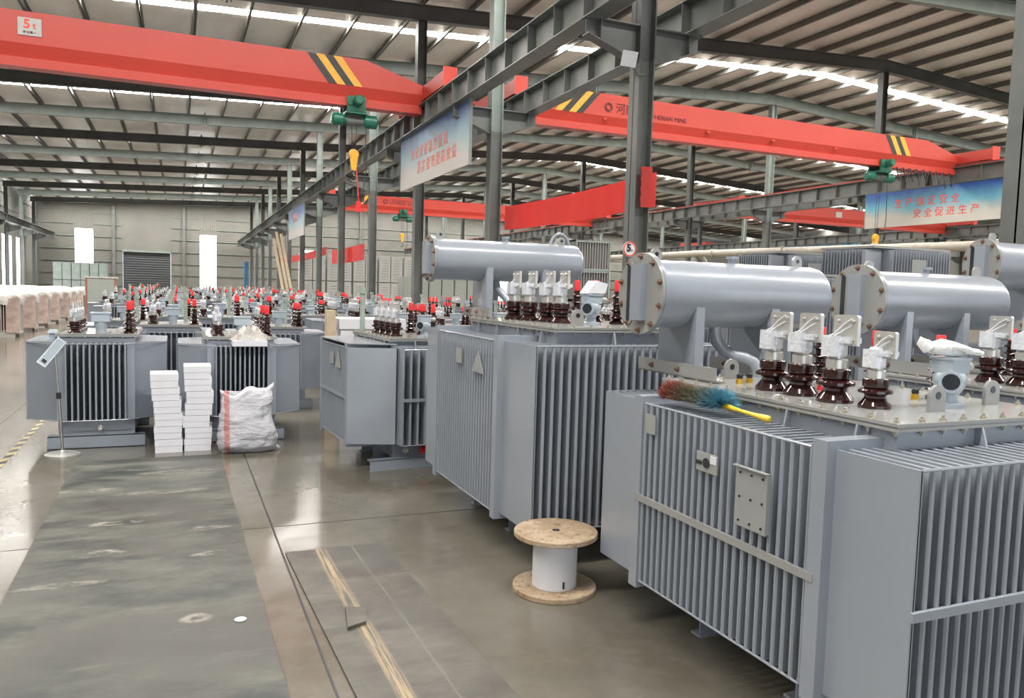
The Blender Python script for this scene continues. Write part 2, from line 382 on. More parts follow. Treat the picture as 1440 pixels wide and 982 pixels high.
for X, nm in rows.items():
    for i, y in enumerate(FR):
        if y > 86: continue
        k = i - 3; dark = k % 2 == 0
        if X == XL and y < 55: continue
        if X in (X4, X5) and y < 16: continue
        if X == XR and y < 9: continue
        if y < -3: continue
        xx_ = drift(X, y); r = column(xx_, y, zr(X), f"{'charcoal' if dark else 'pale green topped'} steel column in the {nm}, {ords[i]} frame from the camera", 'rafter' if dark else 'steell')
        if X != X5: bracket(r, 1)
        if X != XL: bracket(r, -1)
# crane runway beams
def runway(x, y0, y1, label, red_rail=False):
    z_ = 5.68; r = empty('crane_runway_beam', (x, y0, z_), label, 'runway beam', 'crane runway beams')
    b = MB(); ibeam(b, (drift(x, y0), y0, z_), (drift(x, y1), y1, z_), .32, .52, .02, .012); b.build('beam', 'steel', r, smooth=False)
    b = MB(); y = y0 + .3
    while y < y1: 
        xd = drift(x, y); b.box(xd - .15, xd + .15, y - .006, y + .006, 5.7, 6.18); y += 1.0
    q = b.build('web_stiffener', 'steel', r, smooth=False); q['kind'] = 'stuff'
    b = MB(); ibeam(b, (drift(x, y0), y0, 6.2), (drift(x, y1), y1, 6.2), .07, .07, .02, .03); b.build('rail', 'red' if red_rail else 'steel', r, smooth=False)
for x, nm, rr in ((XL + .8, 'along the left wall', 0), (XC - .85, 'on the aisle side of the near columns', 0), (XC + .85, 'on the far side of the near columns', 0), (XR - .85, 'with a red rail above the blue slogan banner', 1), (XR + .85, 'just past the ridge columns', 0), (X4 - .85, 'on the near side of the fourth column row', 0), (X4 + .85, 'on the far side of the fourth column row', 0)):
    runway(x, 46 if x < -5 else (-3 if x < 20 else 9), 88, f'dark steel crane runway beam {nm}', rr)
# end wall with windows and shutter
def wall_panels(name, x0, x1, z1f, holes, y, th=.12):
    b = MB(); xs = sorted({x0, x1, *[h[0] for h in holes], *[h[1] for h in holes]})
    for a_, b_ in zip(xs[:-1], xs[1:]):
        hh = sorted([(h[2], h[3]) for h in holes if h[0] <= a_ and h[1] >= b_]); z = 0
        for lo, hi in hh:
            if lo > z: b.box(a_, b_, y, y + th, z, lo)
            z = hi
        b.box(a_, b_, y, y + th, z, 11.2)
    return b
holes = [(-9.35, -7.75, 3.1, 6.75), (-5.1, -.66, 0, 4.65), (2.15, 3.75, .3, 6.7), (12.5, 14.1, .5, 5.6), (16.6, 18, .5, 5.6), (30, 31.6, .5, 5.5), (36, 37.6, .5, 5.5), (50, 51.6, .5, 5.5)]
we = struct(wall_panels('wall_back', XL - .3, X5 + .3, None, holes, YE).build('wall_back', 'wall', origin=(0, YE, 0), smooth=False))
b = MB()
for z in (1.2, 2.4, 3.55, 4.75, 6, 7.2, 8.3): 
    for a_, b_ in ((XL, -9.4), (-7.7, -5.2), (-.6, 2.1), (3.8, X5)): b.box(a_, b_, YE - .09, YE, z, z + .06)
b.build('girt', 'steell', we, smooth=False)
b = MB()
for x in (-5.9, .6, 11, 19, 29, 35, 49, 55): b.box(x - .14, x + .14, YE - .3, YE, 0, zr(x) + .3)
b.build('wind_post', 'steel', we, smooth=False)
for i, h in enumerate([h for j, h in enumerate(holes) if j != 1]):
    q = struct(MB().box(h[0], h[1], YE + .03, YE + .06, h[2], h[3]).build(f'window_{i+1}', 'win', smooth=False))
    b = MB(); b.box(h[0] - .05, h[0], YE - .03, YE + .1, h[2], h[3]); b.box(h[1], h[1] + .05, YE - .03, YE + .1, h[2], h[3]); b.box(h[0] - .05, h[1] + .05, YE - .03, YE + .1, h[3], h[3] + .05); b.build('window_frame', 'steell', q, smooth=False)
h = holes[1]; b = MB(); z = 0
while z < h[3]: b.prism([(YE + .02, z), (YE - .01, z + .12), (YE + .02, z + .24), (YE + .05, z + .24), (YE + .05, z)], 'x', h[0] + .02, h[1] - .02); z += .24
d = struct(b.build('door_1', 'shade', smooth=False))
b = MB(); b.box(h[0] - .08, h[0], YE - .06, YE, 0, h[3] + .1); b.box(h[1], h[1] + .08, YE - .06, YE, 0, h[3] + .1); b.box(h[0], h[1], YE - .22, YE - .02, h[3] - .02, h[3] + .2); b.build('door_frame', 'steell', d, smooth=False)
# left wall
b = MB(); lo = [(67, 69), (71.3, 75.3), (77.2, 79.6)]; ys = [YB, 67, 69, 71.3, 75.3, 77.2, 79.6, YE]
for i in range(len(ys) - 1):
    a_, b_ = ys[i], ys[i + 1]
    if (a_, b_) in lo: b.box(XL - .42, XL - .3, a_, b_, 0, .2); b.box(XL - .42, XL - .3, a_, b_, 5.1, 9.4)
    else: b.box(XL - .42, XL - .3, a_, b_, 0, 9.4)
wl = struct(b.build('wall_left', 'wall', origin=(XL - .3, 0, 0), smooth=False))
b = MB()
for z in (1.2, 6, 7.2, 8.3): b.box(XL - .3, XL - .22, 40, YE, z, z + .06)
b.build('girt', 'steell', wl, smooth=False)
for i, (a_, b_) in enumerate(lo):
    struct(MB().box(XL - .38, XL - .36, a_, b_, .2, 5.1).build(f'window_{i+9}', 'win', smooth=False))
b = MB().box(X5 + .3, X5 + .42, YB, YE, 0, 9); struct(b.build('wall_right', 'wall', origin=(X5, 0, 0), smooth=False))
b = MB()
for x0, x1 in ((XL, -5), (6, 13), (21, 31), (37, X5)): b.box(x0, x1, YB - .12, YB, 0, 11)
b.box(XL, X5, YB - .12, YB, 6.0, 11)
struct(b.build('wall_front', 'wall', origin=(0, YB, 0), smooth=False))

# ---------------------------------------------------------------- overhead cranes
def girder_rings(x0, x1, y, z0, z1, tl=1.4, tr=1.4):
    H = z1 - z0
    def prof(x, f):
        zt = z0 + H * f
        half = [(.19, zt), (.19, z0 + .42 * H), (.10, z0 + .20 * H), (.17, z0 + .17 * H), (.17, z0)]
        return [(x, y - a, b_) for a, b_ in half] + [(x, y + a, b_) for a, b_ in reversed(half)]
    return [prof(x0, .62), prof(x0 + tl, 1), prof(x1 - tr, 1), prof(x1, .62)]
def crane(x0, x1, y, z0, z1, label, stripes=(), red2=None, truck=1.9):
    r = empty('overhead_crane', ((x0 + x1) / 2, y, z0), label, 'overhead crane', 'red overhead travelling cranes')
    MB().ring(girder_rings(x0 + .13, x1 - .13, y, z0, z1)).build('girder', 'red', r, smooth=False)
    for xe in (x0, x1):
        sgn = -1 if xe == x0 else 1
        e_ = MB().box(xe - .13, xe + .13, y - truck, y + truck, 6.31, 6.64); e_.box(xe - .16, xe + .16, y - truck - .05, y - truck, 6.27, 6.70); e_.box(xe - .16, xe + .16, y + truck, y + truck + .05, 6.27, 6.70)
        t = e_.build('end_carriage', 'red', r, smooth=False)
        for yy in (y - truck + .35, y + truck - .35): MB().lathe([(.14, -.07), (.14, .07)], (xe, yy, 6.41), 'x', 16).build('wheel', 'steel', t)
    H = z1 - z0; yf = y - .195
    for xs, lean in stripes:
        for j, c in enumerate(('yellow', 'black', 'yellow', 'black') if lean < 0 else ('black', 'yellow', 'black', 'yellow')):
            a = xs + j * .2; zb, zt = z0 + .42 * H, z1 - .005
            MB().add([(a - lean, yf, zt), (a - lean + .2, yf, zt), (a + .2, yf, zb), (a, yf, zb), (a - lean, yf + .004, zt), (a - lean + .2, yf + .004, zt), (a + .2, yf + .004, zb), (a, yf + .004, zb)], []) 
            b = MB(); b.add([(a - lean, yf, zt), (a - lean + .2, yf, zt), (a + .2, yf, zb), (a, yf, zb), (a - lean, yf + .004, zt), (a - lean + .2, yf + .004, zt), (a + .2, yf + .004, zb), (a, yf + .004, zb)],
                            [(0, 1, 2, 3), (7, 6, 5, 4), (0, 4, 5, 1), (1, 5, 6, 2), (2, 6, 7, 3), (3, 7, 4, 0)])
            b.build('warning_stripe', c, r, smooth=False)
    return r
c1 = crane(XL + .8, XC - .85, 19.0, 5.98, 7.08, 'red five ton overhead crane spanning the left aisle, nearest of the cranes', [(3.25, .5)])
MB().box(-2.95, -2.53, 18.79, 18.8, 6.6, 6.95).build('load_plate', 'cab', c1, smooth=False)
text_mesh('5', .25, 'textred', c1, T(-2.79, 18.786, 6.82, FACE_NY), bold=.008); text_mesh('t', .17, 'textred', c1, T(-2.66, 18.786, 6.80, FACE_NY), bold=.004)
text_mesh('安全第一', .06, 'textdark', c1, T(-2.74, 18.786, 6.66, FACE_NY), name='small_lettering')
c2 = crane(XC + .85, XR - .85, 18.4, 5.95, 6.93, 'red overhead crane over the middle bay, behind the near column', [(8.85, -.5), (20.7, .35)], truck=1.4)
text_mesh('◎ 河南矿山', .30, 'textdark', c2, T(11.05, 18.2, 6.58, FACE_NY))
text_mesh('HENAN MINE', .17, 'textdark', c2, T(12.35, 18.2, 6.50, FACE_NY))
for x in (10.3, 13.6, 15.9, 18.3): MB().box(x - .05, x + .05, 18.17, 18.21, 6.26, 6.31).build('bracket_lug', 'red', c2, smooth=False)
c3 = crane(XC + .85, XR - .85, 43, 5.85, 6.75, 'red overhead crane far down the middle bay', [(8.7, -.4)])
text_mesh('◎ 河南矿山', .34, 'textdark', c3, T(11.3, 42.8, 6.45, FACE_NY))
c4 = crane(XR + .85, X4 - .85, 33, 5.85, 6.75, 'red overhead crane in the bay beyond the ridge', [(26.4, -.4)])
MB().box(33.3, 33.75, 32.79, 32.8, 6.28, 6.58).build('load_plate', 'cab', c4, smooth=False)
c5 = crane(X4 + .85, X5 - .85, 60, 5.85, 6.75, 'small distant red crane low between the far columns')
def hoist(x, y, zg, drop, hook, label, side=-1):
    r = empty('chain_hoist', (x, y, zg), label, 'hoist', 'green electric hoists on the cranes')
    b = MB(); yy = y
    b.lathe([(.10, -.55), (.15, -.5), (.15, -.28), (.12, -.26), (.12, -.2)], (x, yy, zg - .32), 'x', 16); b.lathe([(.12, .2), (.16, .24), (.16, .52), (.1, .56)], (x, yy, zg - .32), 'x', 16)
    b.build('motor', 'green', r)
    MB().lathe([(.11, -.2), (.11, .2)], (x, yy, zg - .32), 'x', 16).build('rope_drum', 'steel', r)
    b = MB(); b.box(x - .22, x + .22, y - .26, y - .2, zg - .16, zg + .2); b.box(x - .22, x + .22, y + .2, y + .26, zg - .16, zg + .2); b.box(x - .25, x + .25, y - .26, y + .26, zg - .2, zg - .15)
    b.lathe([(.09, 0), (.12, .05), (.12, .25), (.08, .3)], (x + .02, y - .5, zg + .08), 'y', 14); b.lathe([(.05, 0), (.05, .1)], (x - .15, y - .3, zg + .02), 'y', 12)
    b.build('trolley', 'green', r)
    b = MB()
    for dx in (-.06, .06): b.tube([(x + dx, y, zg - .4), (x + dx * .7, y, zg - drop)], .008, 6)
    b.build('rope', 'black', r)
    zb = zg - drop
    b = MB(); b.lathe([(.02, -.06), (.11, -.05), (.13, 0), (.11, .05), (.02, .06)], (x, y, zb - .12), 'y', 18); b.prism([(x - .09, zb - .2), (x + .09, zb - .2), (x + .05, zb - .5), (x - .05, zb - .5)], 'y', y - .05, y + .05)
    b.build('hook_block', 'yellow', r)
    pts = [(x, y, zb - .5), (x, y, zb - .6)] + [(x + .08 * math.sin(a), y, zb - .69 + .08 * math.cos(a)) for a in [R(t) for t in range(0, 261, 26)]]
    MB().tube(pts, .022, 8).build('hook', 'steel', r)
    # pendant cable
    b = MB(); b.tube([(x + .25, y - .1, zg - .3), (x + .27, y - .12, zg - 1.6), (x + .12, y - .1, zb - 1.5)], .012, 6); b.build('pendant_cable', 'black', r)
    return r
h1 = hoist(3.9, 19, 6.0, 1.0, 0, 'green hoist with yellow hook block hanging under the left crane')
b = MB(); b.tube([(3.93, 18.8, 4.5), (3.99, 18.8, 3.75)], .014, 6); b.box(3.93, 4.03, 18.75, 18.85, 3.5, 3.75); b.build('pendant_control', 'cap', h1, smooth=False)
hoist(20.4, 18.4, 5.95, 2.1, 0, 'green hoist near the right end of the middle bay crane')
hoist(11.6, 43, 5.9, 1.1, 0, 'small green hoist under the far middle bay crane')
b = MB()
for i in range(9): 
    x = 20.9 + i * .3; b.tube([(x, 18.2, 5.98), (x + .08, 18.15, 5.55 - .1 * (i % 2)), (x + .26, 18.2, 5.98)], .018, 6)
tag(b.build('festoon_cable', 'black'), 'black cable loops hanging under the right end of the middle bay crane', 'cable')

# ---------------------------------------------------------------- slogan banners
def poster(x, y0, y1, z0, z1, label, m, l1, l2, lm, s1, s2, o1=(0, 0), o2=(0, 0), sp=1.0):
    r = tag(MB().box(x - .02, x + .02, y0, y1, z0, z1).build('slogan_banner', m, smooth=False), label, 'banner', 'slogan banners under the crane beams')
    yc = (y0 + y1) / 2; h = z1 - z0
    if l1: text_mesh(l1, s1, lm, r, T(x - .024, yc + o1[0], z0 + h * .66 + o1[1], FACE_NX), name='lettering', bold=0.0, sp=sp)
    if l2: text_mesh(l2, s2, lm, r, T(x - .024, yc + o2[0], z0 + h * .30 + o2[1], FACE_NX), name='lettering', bold=0.0, sp=sp)
    b = MB(); b.box(x - .03, x + .03, y0 - .02, y0, z0 - .02, z1 + .02); b.box(x - .03, x + .03, y1, y1 + .02, z0 - .02, z1 + .02); b.box(x - .03, x + .03, y0, y1, z1, z1 + .02); b.build('frame', 'steell', r, smooth=False)
    return r
poster(5.6, 15.5, 20.95, 4.33, 5.66, 'faded torn blue and cream slogan banner hanging beside the second column', 'posterf', '持续贯彻稳定提高', '落实管理提高效益', 'textpink', .33, .33, (.2, -.1), (-.4, 0), 1.35)
poster(23.6, 15.6, 21.8, 4.4, 5.66, 'bright blue slogan banner with red characters under the red railed beam', 'poster', '生产保证安全', '安全促进生产', 'textred', .34, .33, (.55, -.05), (-.2, 0), 1.6)
poster(5.6, 38.6, 44.3, 4.15, 5.66, 'small pale blue slogan banner farther down the aisle', 'posterf', '质量第一', None, 'textpink', .5, .3)
poster(42.2, 39.5, 46.5, 4.7, 5.66, 'blue slogan banner with pink characters low in the far right bay', 'poster', '安全生产人人有责', None, 'textpink', .55, .3)
# red cloth strung between columns
def cloth(x, y0, y1, z0, z1, label, sag=.04, n=24):
    b = MB(); rs = []
    for i in range(n + 1):
        t = i / n; y = y0 + (y1 - y0) * t; dz = -sag * 4 * t * (1 - t); dx = .02 * math.sin(i * 1.7)
        rs.append([(x - .008 + dx, y, z0 + dz), (x + .008 + dx, y, z0 + dz), (x + .008 + dx * .5, y, z1 + dz), (x - .008 + dx * .5, y, z1 + dz)])
    b.ring(rs); return tag(b.build('red_banner', 'cloth'), label, 'cloth banner', 'red cloth banners on the columns')
cloth(6.9, 10.5, 16.6, 3.1, 3.63, 'long plain red cloth banner strung behind the near column', n=40)
cloth(6.82, 31, 38, 2.8, 3.45, 'short red cloth banner strung far down the column row')
cloth(6.88, 40, 60, 3.3, 3.7, 'thin red cloth strip strung along the farthest columns', .1)
b = MB(); rs = []
for i in range(14):
    z = 3.02 + i * .6 / 13; q = .008 * math.sin(i * 1.9)
    rs.append([(6.37 + q, 10.085 - q * .5, z), (6.475, 10.078 + q * .6, z), (6.56 + q * .5, 10.085, z), (6.56 + q * .5, 10.10, z), (6.475, 10.10, z), (6.37 + q, 10.10, z)])
b.ring(rs); tag(b.build('red_cloth_panel', 'cloth', ang=60), 'small red cloth panel tied to the face of the near steel column', 'cloth')
# round five ton sign
r = empty('speed_sign', (6.16, 10.0, 2.27), 'round white sign with red ring and a 5 on the near column', 'sign')
MB().lathe([(.115, 0), (.115, .01)], (6.16, 10.0, 2.38), 'y', 28).build('plate', 'white', r)
b = MB(); n = 28; b.ring([[(6.16 + q * math.cos(2 * math.pi * i / n), yy, 2.38 + q * math.sin(2 * math.pi * i / n)) for i in range(n)] for q, yy in ((.112, 9.996), (.112, 9.992), (.092, 9.992), (.092, 9.996))], cap=False); b.build('red_ring', 'textred', r)
text_mesh('5', .15, 'black', r, T(6.145, 9.994, 2.39, FACE_NY), bold=.006); text_mesh('t', .06, 'black', r, T(6.2, 9.994, 2.36, FACE_NY))
# floodlight
r = empty('floodlight', (6.2, 10.1, 5.0), 'small pale floodlight bracketed to the near steel column', 'floodlight')
b = MB(); b.box(-.11, .11, -.06, .06, -.10, .10); o = b.build('lamp_body', 'white', r, origin=None, smooth=False)
for v in o.data.vertices: v.co += wloc(r)
o.location = (-.2, -.15, .1); o.rotation_euler = (R(25), R(10), R(-30))
MB().tube([(6.35, 10.1, 4.95), (6.2, 10.05, 4.93), (6.1, 9.98, 5.05)], .02, 8).build('arm', 'steel', r)

# ---------------------------------------------------------------- transformer components
def fins_x(b, xo, xi, y0, y1, z0, z1, pitch=.05, th=.017, wall=True):
    """fins stacked along y whose outer edge is at xo and root at xi"""
    n = max(2, round((y1 - y0) / pitch)); s = 1 if xo > xi else -1
    for i in range(n + 1):
        y = y0 + (y1 - y0) * i / n
        b.prism([(xi, y - th / 2), (xo - s * .008, y - th / 2), (xo, y - th / 4), (xo, y + th / 4), (xo - s * .008, y + th / 2), (xi, y + th / 2)], 'z', z0, z1)
    for z in (z0, z1): b.tube([(xo - s * .004, y0, z), (xo - s * .004, y1, z)], .006, 6)
def fins_y(b, yo, yi, x0, x1, z0, z1, pitch=.046, th=.017):
    n = max(2, round((x1 - x0) / pitch)); s = 1 if yo > yi else -1
    for i in range(n + 1):
        x = x0 + (x1 - x0) * i / n
        b.prism([(x - th / 2, yi), (x - th / 2, yo - s * .008), (x - th / 4, yo), (x + th / 4, yo), (x + th / 2, yo - s * .008), (x + th / 2, yi)], 'z', z0, z1)
    for z in (z0, z1): b.tube([(x0, yo - s * .004, z), (x1, yo - s * .004, z)], .006, 6)
BOLT = None
def bolt(parent, x, y, z, axis='z', r=.011, m='zinc'):
    global BOLT
    key = (axis, r, m)
    if BOLT is None: BOLT = {}
    if key not in BOLT:
        b = MB(); b.lathe([(r * 1.4, 0), (r * 1.4, r * .2)], (0, 0, 0), axis, 10); b.lathe([(r * .98, r * .2), (r, r * .3), (r, r * 1.0), (r * .9, r * 1.05)], (0, 0, 0), axis, 6); b.lathe([(r * .5, r), (r * .5, r * 1.9)], (0, 0, 0), axis, 6)
        o = b.build('bolt', m, origin=(0, 0, 0), smooth=False); BOLT[key] = o.data; bpy.data.objects.remove(o)
    o = bpy.data.objects.new('bolt', BOLT[key]); COL.objects.link(o); o.parent = parent; o.location = Vector((x, y, z)) - wloc(parent); return o
def lv_bushing(parent, x, y, z, s=1.0, flag=True, detail=True):
    P = [(.078, 0), (.078, .015), (.05, .05), (.052, .06), (.080, .075), (.080, .088), (.052, .10), (.060, .104), (.062, .112), (.062, .142), (.05, .148)]
    o = MB().lathe([(a * s, h * s) for a, h in P], (x, y, z), 'z', 24 if detail else 12).build('low_voltage_bushing', 'porcelain', parent)
    MB().lathe([(.045 * s, .146 * s), (.045 * s, .185 * s), (.03 * s, .19 * s), (.03 * s, .21 * s)], (x, y, z), 'z', 16 if detail else 8).build('collar', 'alu', o)
    b = MB(); z1 = z + .20 * s; b.lathe([(.038 * s, 0), (.042 * s, .01), (.042 * s, .075), (.034 * s, .085)], (x, y, z1), 'z', 16); b.box(x - .05 * s, x - .02 * s, y - .035 * s, y + .045 * s, z1, z1 + .09 * s); b.box(x - .03 * s, x + .04 * s, y - .09 * s, y, z1 + .06 * s, z1 + .085 * s)
    c = b.build('clamp', 'film', o)
    if flag:
        xf = x + .0 * s
        MB().prism([(y - .11 * s, z + .25 * s), (y + .02 * s, z + .25 * s), (y + .02 * s, z + .372 * s), (y + .012 * s, z + .38 * s), (y - .102 * s, z + .38 * s), (y - .11 * s, z + .372 * s)], 'x', xf - .009 * s, xf + .009 * s).build('terminal_plate', 'alu', o, smooth=False)
        if detail:
            b = MB()
            for j in (0, 1): b.tube([(x - .045 * s, y + .03 * s - j * .03, z1 + .08 * s), (x - .022 * s, y - .0 * s - j * .02, z + .30 * s), (x - .016, y - .04 * s - j * .01, z + (.34 - j * .02) * s), (x - .012, y - .08 * s, z + (.365 - j * .03) * s)], .0028, 5)
            b.build('film_fold', 'white', o)
            for dy in (-.088, -.01):
                for dz in (.275, .355): 
                    if (dy, dz) != (-.01, .275): bolt(o, xf - .010, y + dy * s, z + dz * s, 'x', -.007, 'alu')
    return o
def hv_bushing(parent, x, y, z, s=1.0, n=16, m='porcelain'):
    P = [(.05, 0), (.05, .012)]
    for i in range(4): h = .03 + i * .045; P += [(.026, h), (.055 - .004 * i, h + .012), (.052 - .004 * i, h + .018), (.026, h + .028)]
    P += [(.022, .215)]
    o = MB().lathe([(a * s, h * s) for a, h in P], (x, y, z), 'z', n).build('high_voltage_bushing', m, parent)
    MB().lathe([(.021 * s, .21 * s), (.022 * s, .215 * s), (.020 * s, .285 * s), (.017 * s, .29 * s)], (x, y, z), 'z', 12).build('cap', 'cap', o)
    return o
def lug(parent, x, y, z, s=1.0, axis='y'):
    n = 10; pts = [(-.045, 0), (.045, 0)] + [(.045 * math.cos(a), .065 + .045 * math.sin(a)) for a in [math.pi * i / n for i in range(n + 1)]]
    b = MB(); hole = [(.016 * math.cos(2 * math.pi * i / 12), .068 + .016 * math.sin(2 * math.pi * i / 12)) for i in range(12)]
    b.prism([(x + u * s, z + v * s) for u, v in pts], axis, y - .008, y + .008)
    o = b.build('lifting_lug', 'lid', parent, smooth=False)
    b = MB(); b.prism([(x + u * s, z + v * s) for u, v in hole], axis, y - .0095, y + .0095); b.build('eye', 'dial', o)
    return o
def relief(parent, x, y, z, s=.74):
    b = MB(); b.lathe([(.085, 0), (.085, .025), (.05, .03), (.045, .07), (.07, .10), (.088, .14), (.088, .18), (.075, .20), (.02, .205)], (x, y, z), 'z', 24)
    o = b.build('relief_valve', 'gauge', parent)
    b = MB(); d = Vector((-.75, -.66, 0)).normalized(); c = Vector((x, y, z + .155)); b.tube([c, c + d * .085, c + d * .09, c + d * .115], [.045, .045, .062, .062], 20); b.build('gauge_rim', 'gauge', o)
    b = MB(); b.tube([c + d * .113, c + d * .118], [.046, .046], 20); b.build('dial', 'dial', o)
    b = MB(); b.prism([(x - .07, y - .07), (x + .07, y - .07), (x + .085, y), (x + .07, y + .07), (x - .07, y + .07)], 'z', z + .2, z + .275); b.prism([(x - .078, y - .078), (x + .078, y - .078), (x + .093, y), (x + .078, y + .078), (x - .078, y + .078)], 'z', z + .275, z + .29); b.build('terminal_box', 'gauge', o, smooth=False)
    MB().lathe([(.02, .06), (.024, .075), (.024, .12), (.014, .13)], (x + .02, y - .02, z + .235), 'x', 12).build('cable_gland', 'whitemetal', o)
    for q in (o, *kids(o)):
        for v in q.data.vertices:
            p0 = Vector((x, y, z)) - wloc(parent); v.co = p0 + (v.co - p0) * s
    return o
def lid_unit(parent, x0, x1, y0, y1, zt, zb, bolts=True, step=.125):
    b = MB(); b.box(x0 + .03, x1 - .03, y0 + .03, y1 - .03, zb, zt - .03)
    for i in range(4):
        t = (i + .5) / 4; yy = y0 + (y1 - y0) * t; b.prism([(x0, zt - .03), (x0 + .035, zt - .03), (x0 + .035, zb), (x0 - .02, zb)], 'y', yy - .005, yy + .005)
    for i in range(2):
        xx = x0 + (x1 - x0) * (.42 + i * .45); b.prism([(y0, zt - .03), (y0 + .035, zt - .03), (y0 + .035, zb), (y0 - .03, zb)], 'x', xx - .005, xx + .005)
    b.build('tank_collar', 'paint', parent, smooth=False)
    b = MB(); b.box(x0, x1, y0, y1, zt - .03, zt - .019); b.box(x0 + .006, x1 - .006, y0 + .006, y1 - .006, zt - .019, zt - .012); b.box(x0, x1, y0, y1, zt - .012, zt)
    l = b.build('lid', 'lid', parent, smooth=False)
    if bolts:
        n = round((y1 - y0) / step)
        for i in range(n + 1):
            yy = y0 + .03 + (y1 - y0 - .06) * i / n
            bolt(l, x0 + .022, yy, zt); bolt(l, x0 + .018, yy, zt - .03, 'z', -.011); bolt(l, x1 - .022, yy, zt)
        n = round((x1 - x0) / step)
        for i in range(1, n): 
            xx = x0 + .03 + (x1 - x0 - .06) * i / n; bolt(l, xx, y0 + .022, zt); bolt(l, xx, y0 + .018, zt - .03, 'z', -.011); bolt(l, xx, y1 - .022, zt)
    return l
def conservator(parent, x0, x1, y, z, r, rd, zl, sup, pipe=None, bolts=True, barx=.05, bary=(-.42, .3)):
    prof = [(.0, .02)] if False else []
    prof = [(r, .02), (r, x1 - x0 - .05), (r * .97, x1 - x0 - .02), (r * .8, x1 - x0 + .012), (r * .45, x1 - x0 + .03), (.01, x1 - x0 + .035)]
    c = MB().lathe(prof, (x0, y, z), 'x', 48).build('conservator', 'paint', parent, ang=25)
    MB().lathe([(rd, -.004), (rd, .012)], (x0, y, z), 'x', 48).build('end_flange', 'lid', c)
    MB().lathe([(rd, .014), (rd, .028)], (x0, y, z), 'x', 48).build('ring_flange', 'paint', c)
    if bolts:
        for i in range(10):
            a = 2 * math.pi * (i + .5) / 10; bolt(c, x0 - .005, y + math.cos(a) * (rd - .022), z + math.sin(a) * (rd - .022), 'x', -.012, 'rust')
    def oval(cy, w_, h): return [(cy + w_ * math.cos(a), z + h * (1 if math.sin(a) > 0 else -1) + w_ * math.sin(a)) for a in [2 * math.pi * i / 24 for i in range(24)]]
    hh = rd * .62
    MB().prism(oval(y + .10 * rd / .22, .034, hh), 'x', x0 - .012, x0 - .003).build('sight_gauge', 'lid', c)
    MB().prism(oval(y + .10 * rd / .22, .016, hh), 'x', x0 - .016, x0 - .01).build('sight_glass', 'dial', c)
    MB().box(x0 - .045, x0 - .004, y - .065, y + .035, z - hh * 1.05, z + hh * 1.15).build('gauge_guard', 'paint', c, smooth=False)
    for t in (.04, .86): lug(c, x0 + (x1 - x0) * t + .04, y, z + r - .02, .75)
    MB().lathe([(.022, 0), (.022, .03), (.034, .03), (.034, .045)], (x0 + (x1 - x0) * .5, y, z + r - .005), 'z', 12).build('filler_cap', 'paint', c)
    for xs in sup:
        pts = [(y - r * 1.0, zl + .05), (y + r * .9, zl + .05)]
        arc = [(y + r * .9 * math.cos(a) if False else y + r * math.sin(a), z - r * math.cos(a)) for a in [R(62) - R(124) * i / 12 for i in range(13)]]
        poly = [(y - r * .9, zl), (y + r * .9, zl), (y + r * .9, arc[0][1])] + arc + [(y - r * .9, arc[-1][1])]
        b = MB(); b.prism(poly, 'x', xs - .005, xs + .005); b.box(xs, xs + .055, y - r * .9 - .008, y - r * .9, zl, arc[-1][1] + .02); b.box(xs, xs + .055, y + r * .9, y + r * .9 + .008, zl, arc[0][1] + .02)
        b.build('support', 'paint', c, smooth=False)
        b = MB(); b.box(xs - .05, xs - .042, y + bary[0], y + bary[1], zl, zl + .075); b.box(xs - .05, xs + .02, y + bary[0], y + bary[1], zl, zl + .008)
        q = b.build('mounting_bar', 'lid', c, smooth=False)
        if bolts:
            for t in (.2, .55): bolt(c, xs - .051, y + bary[1] + (bary[0] - bary[1]) * t, zl + .04, 'x', -.012, 'rust')
    if pipe:
        MB().tube(pipe, .034, 14).build('oil_pipe', 'paint', c)
    return c
def skids(parent, x0, x1, ys, h=.2, body=None):
    for y in ys:
        b = MB(); b.box(x0, x1, y - .004, y + .004, 0, h); b.box(x0, x1, y, y + .07, 0, .01); b.box(x0, x1, y, y + .07, h - .01, h)
        b.build('skid', 'paint', parent, smooth=False)
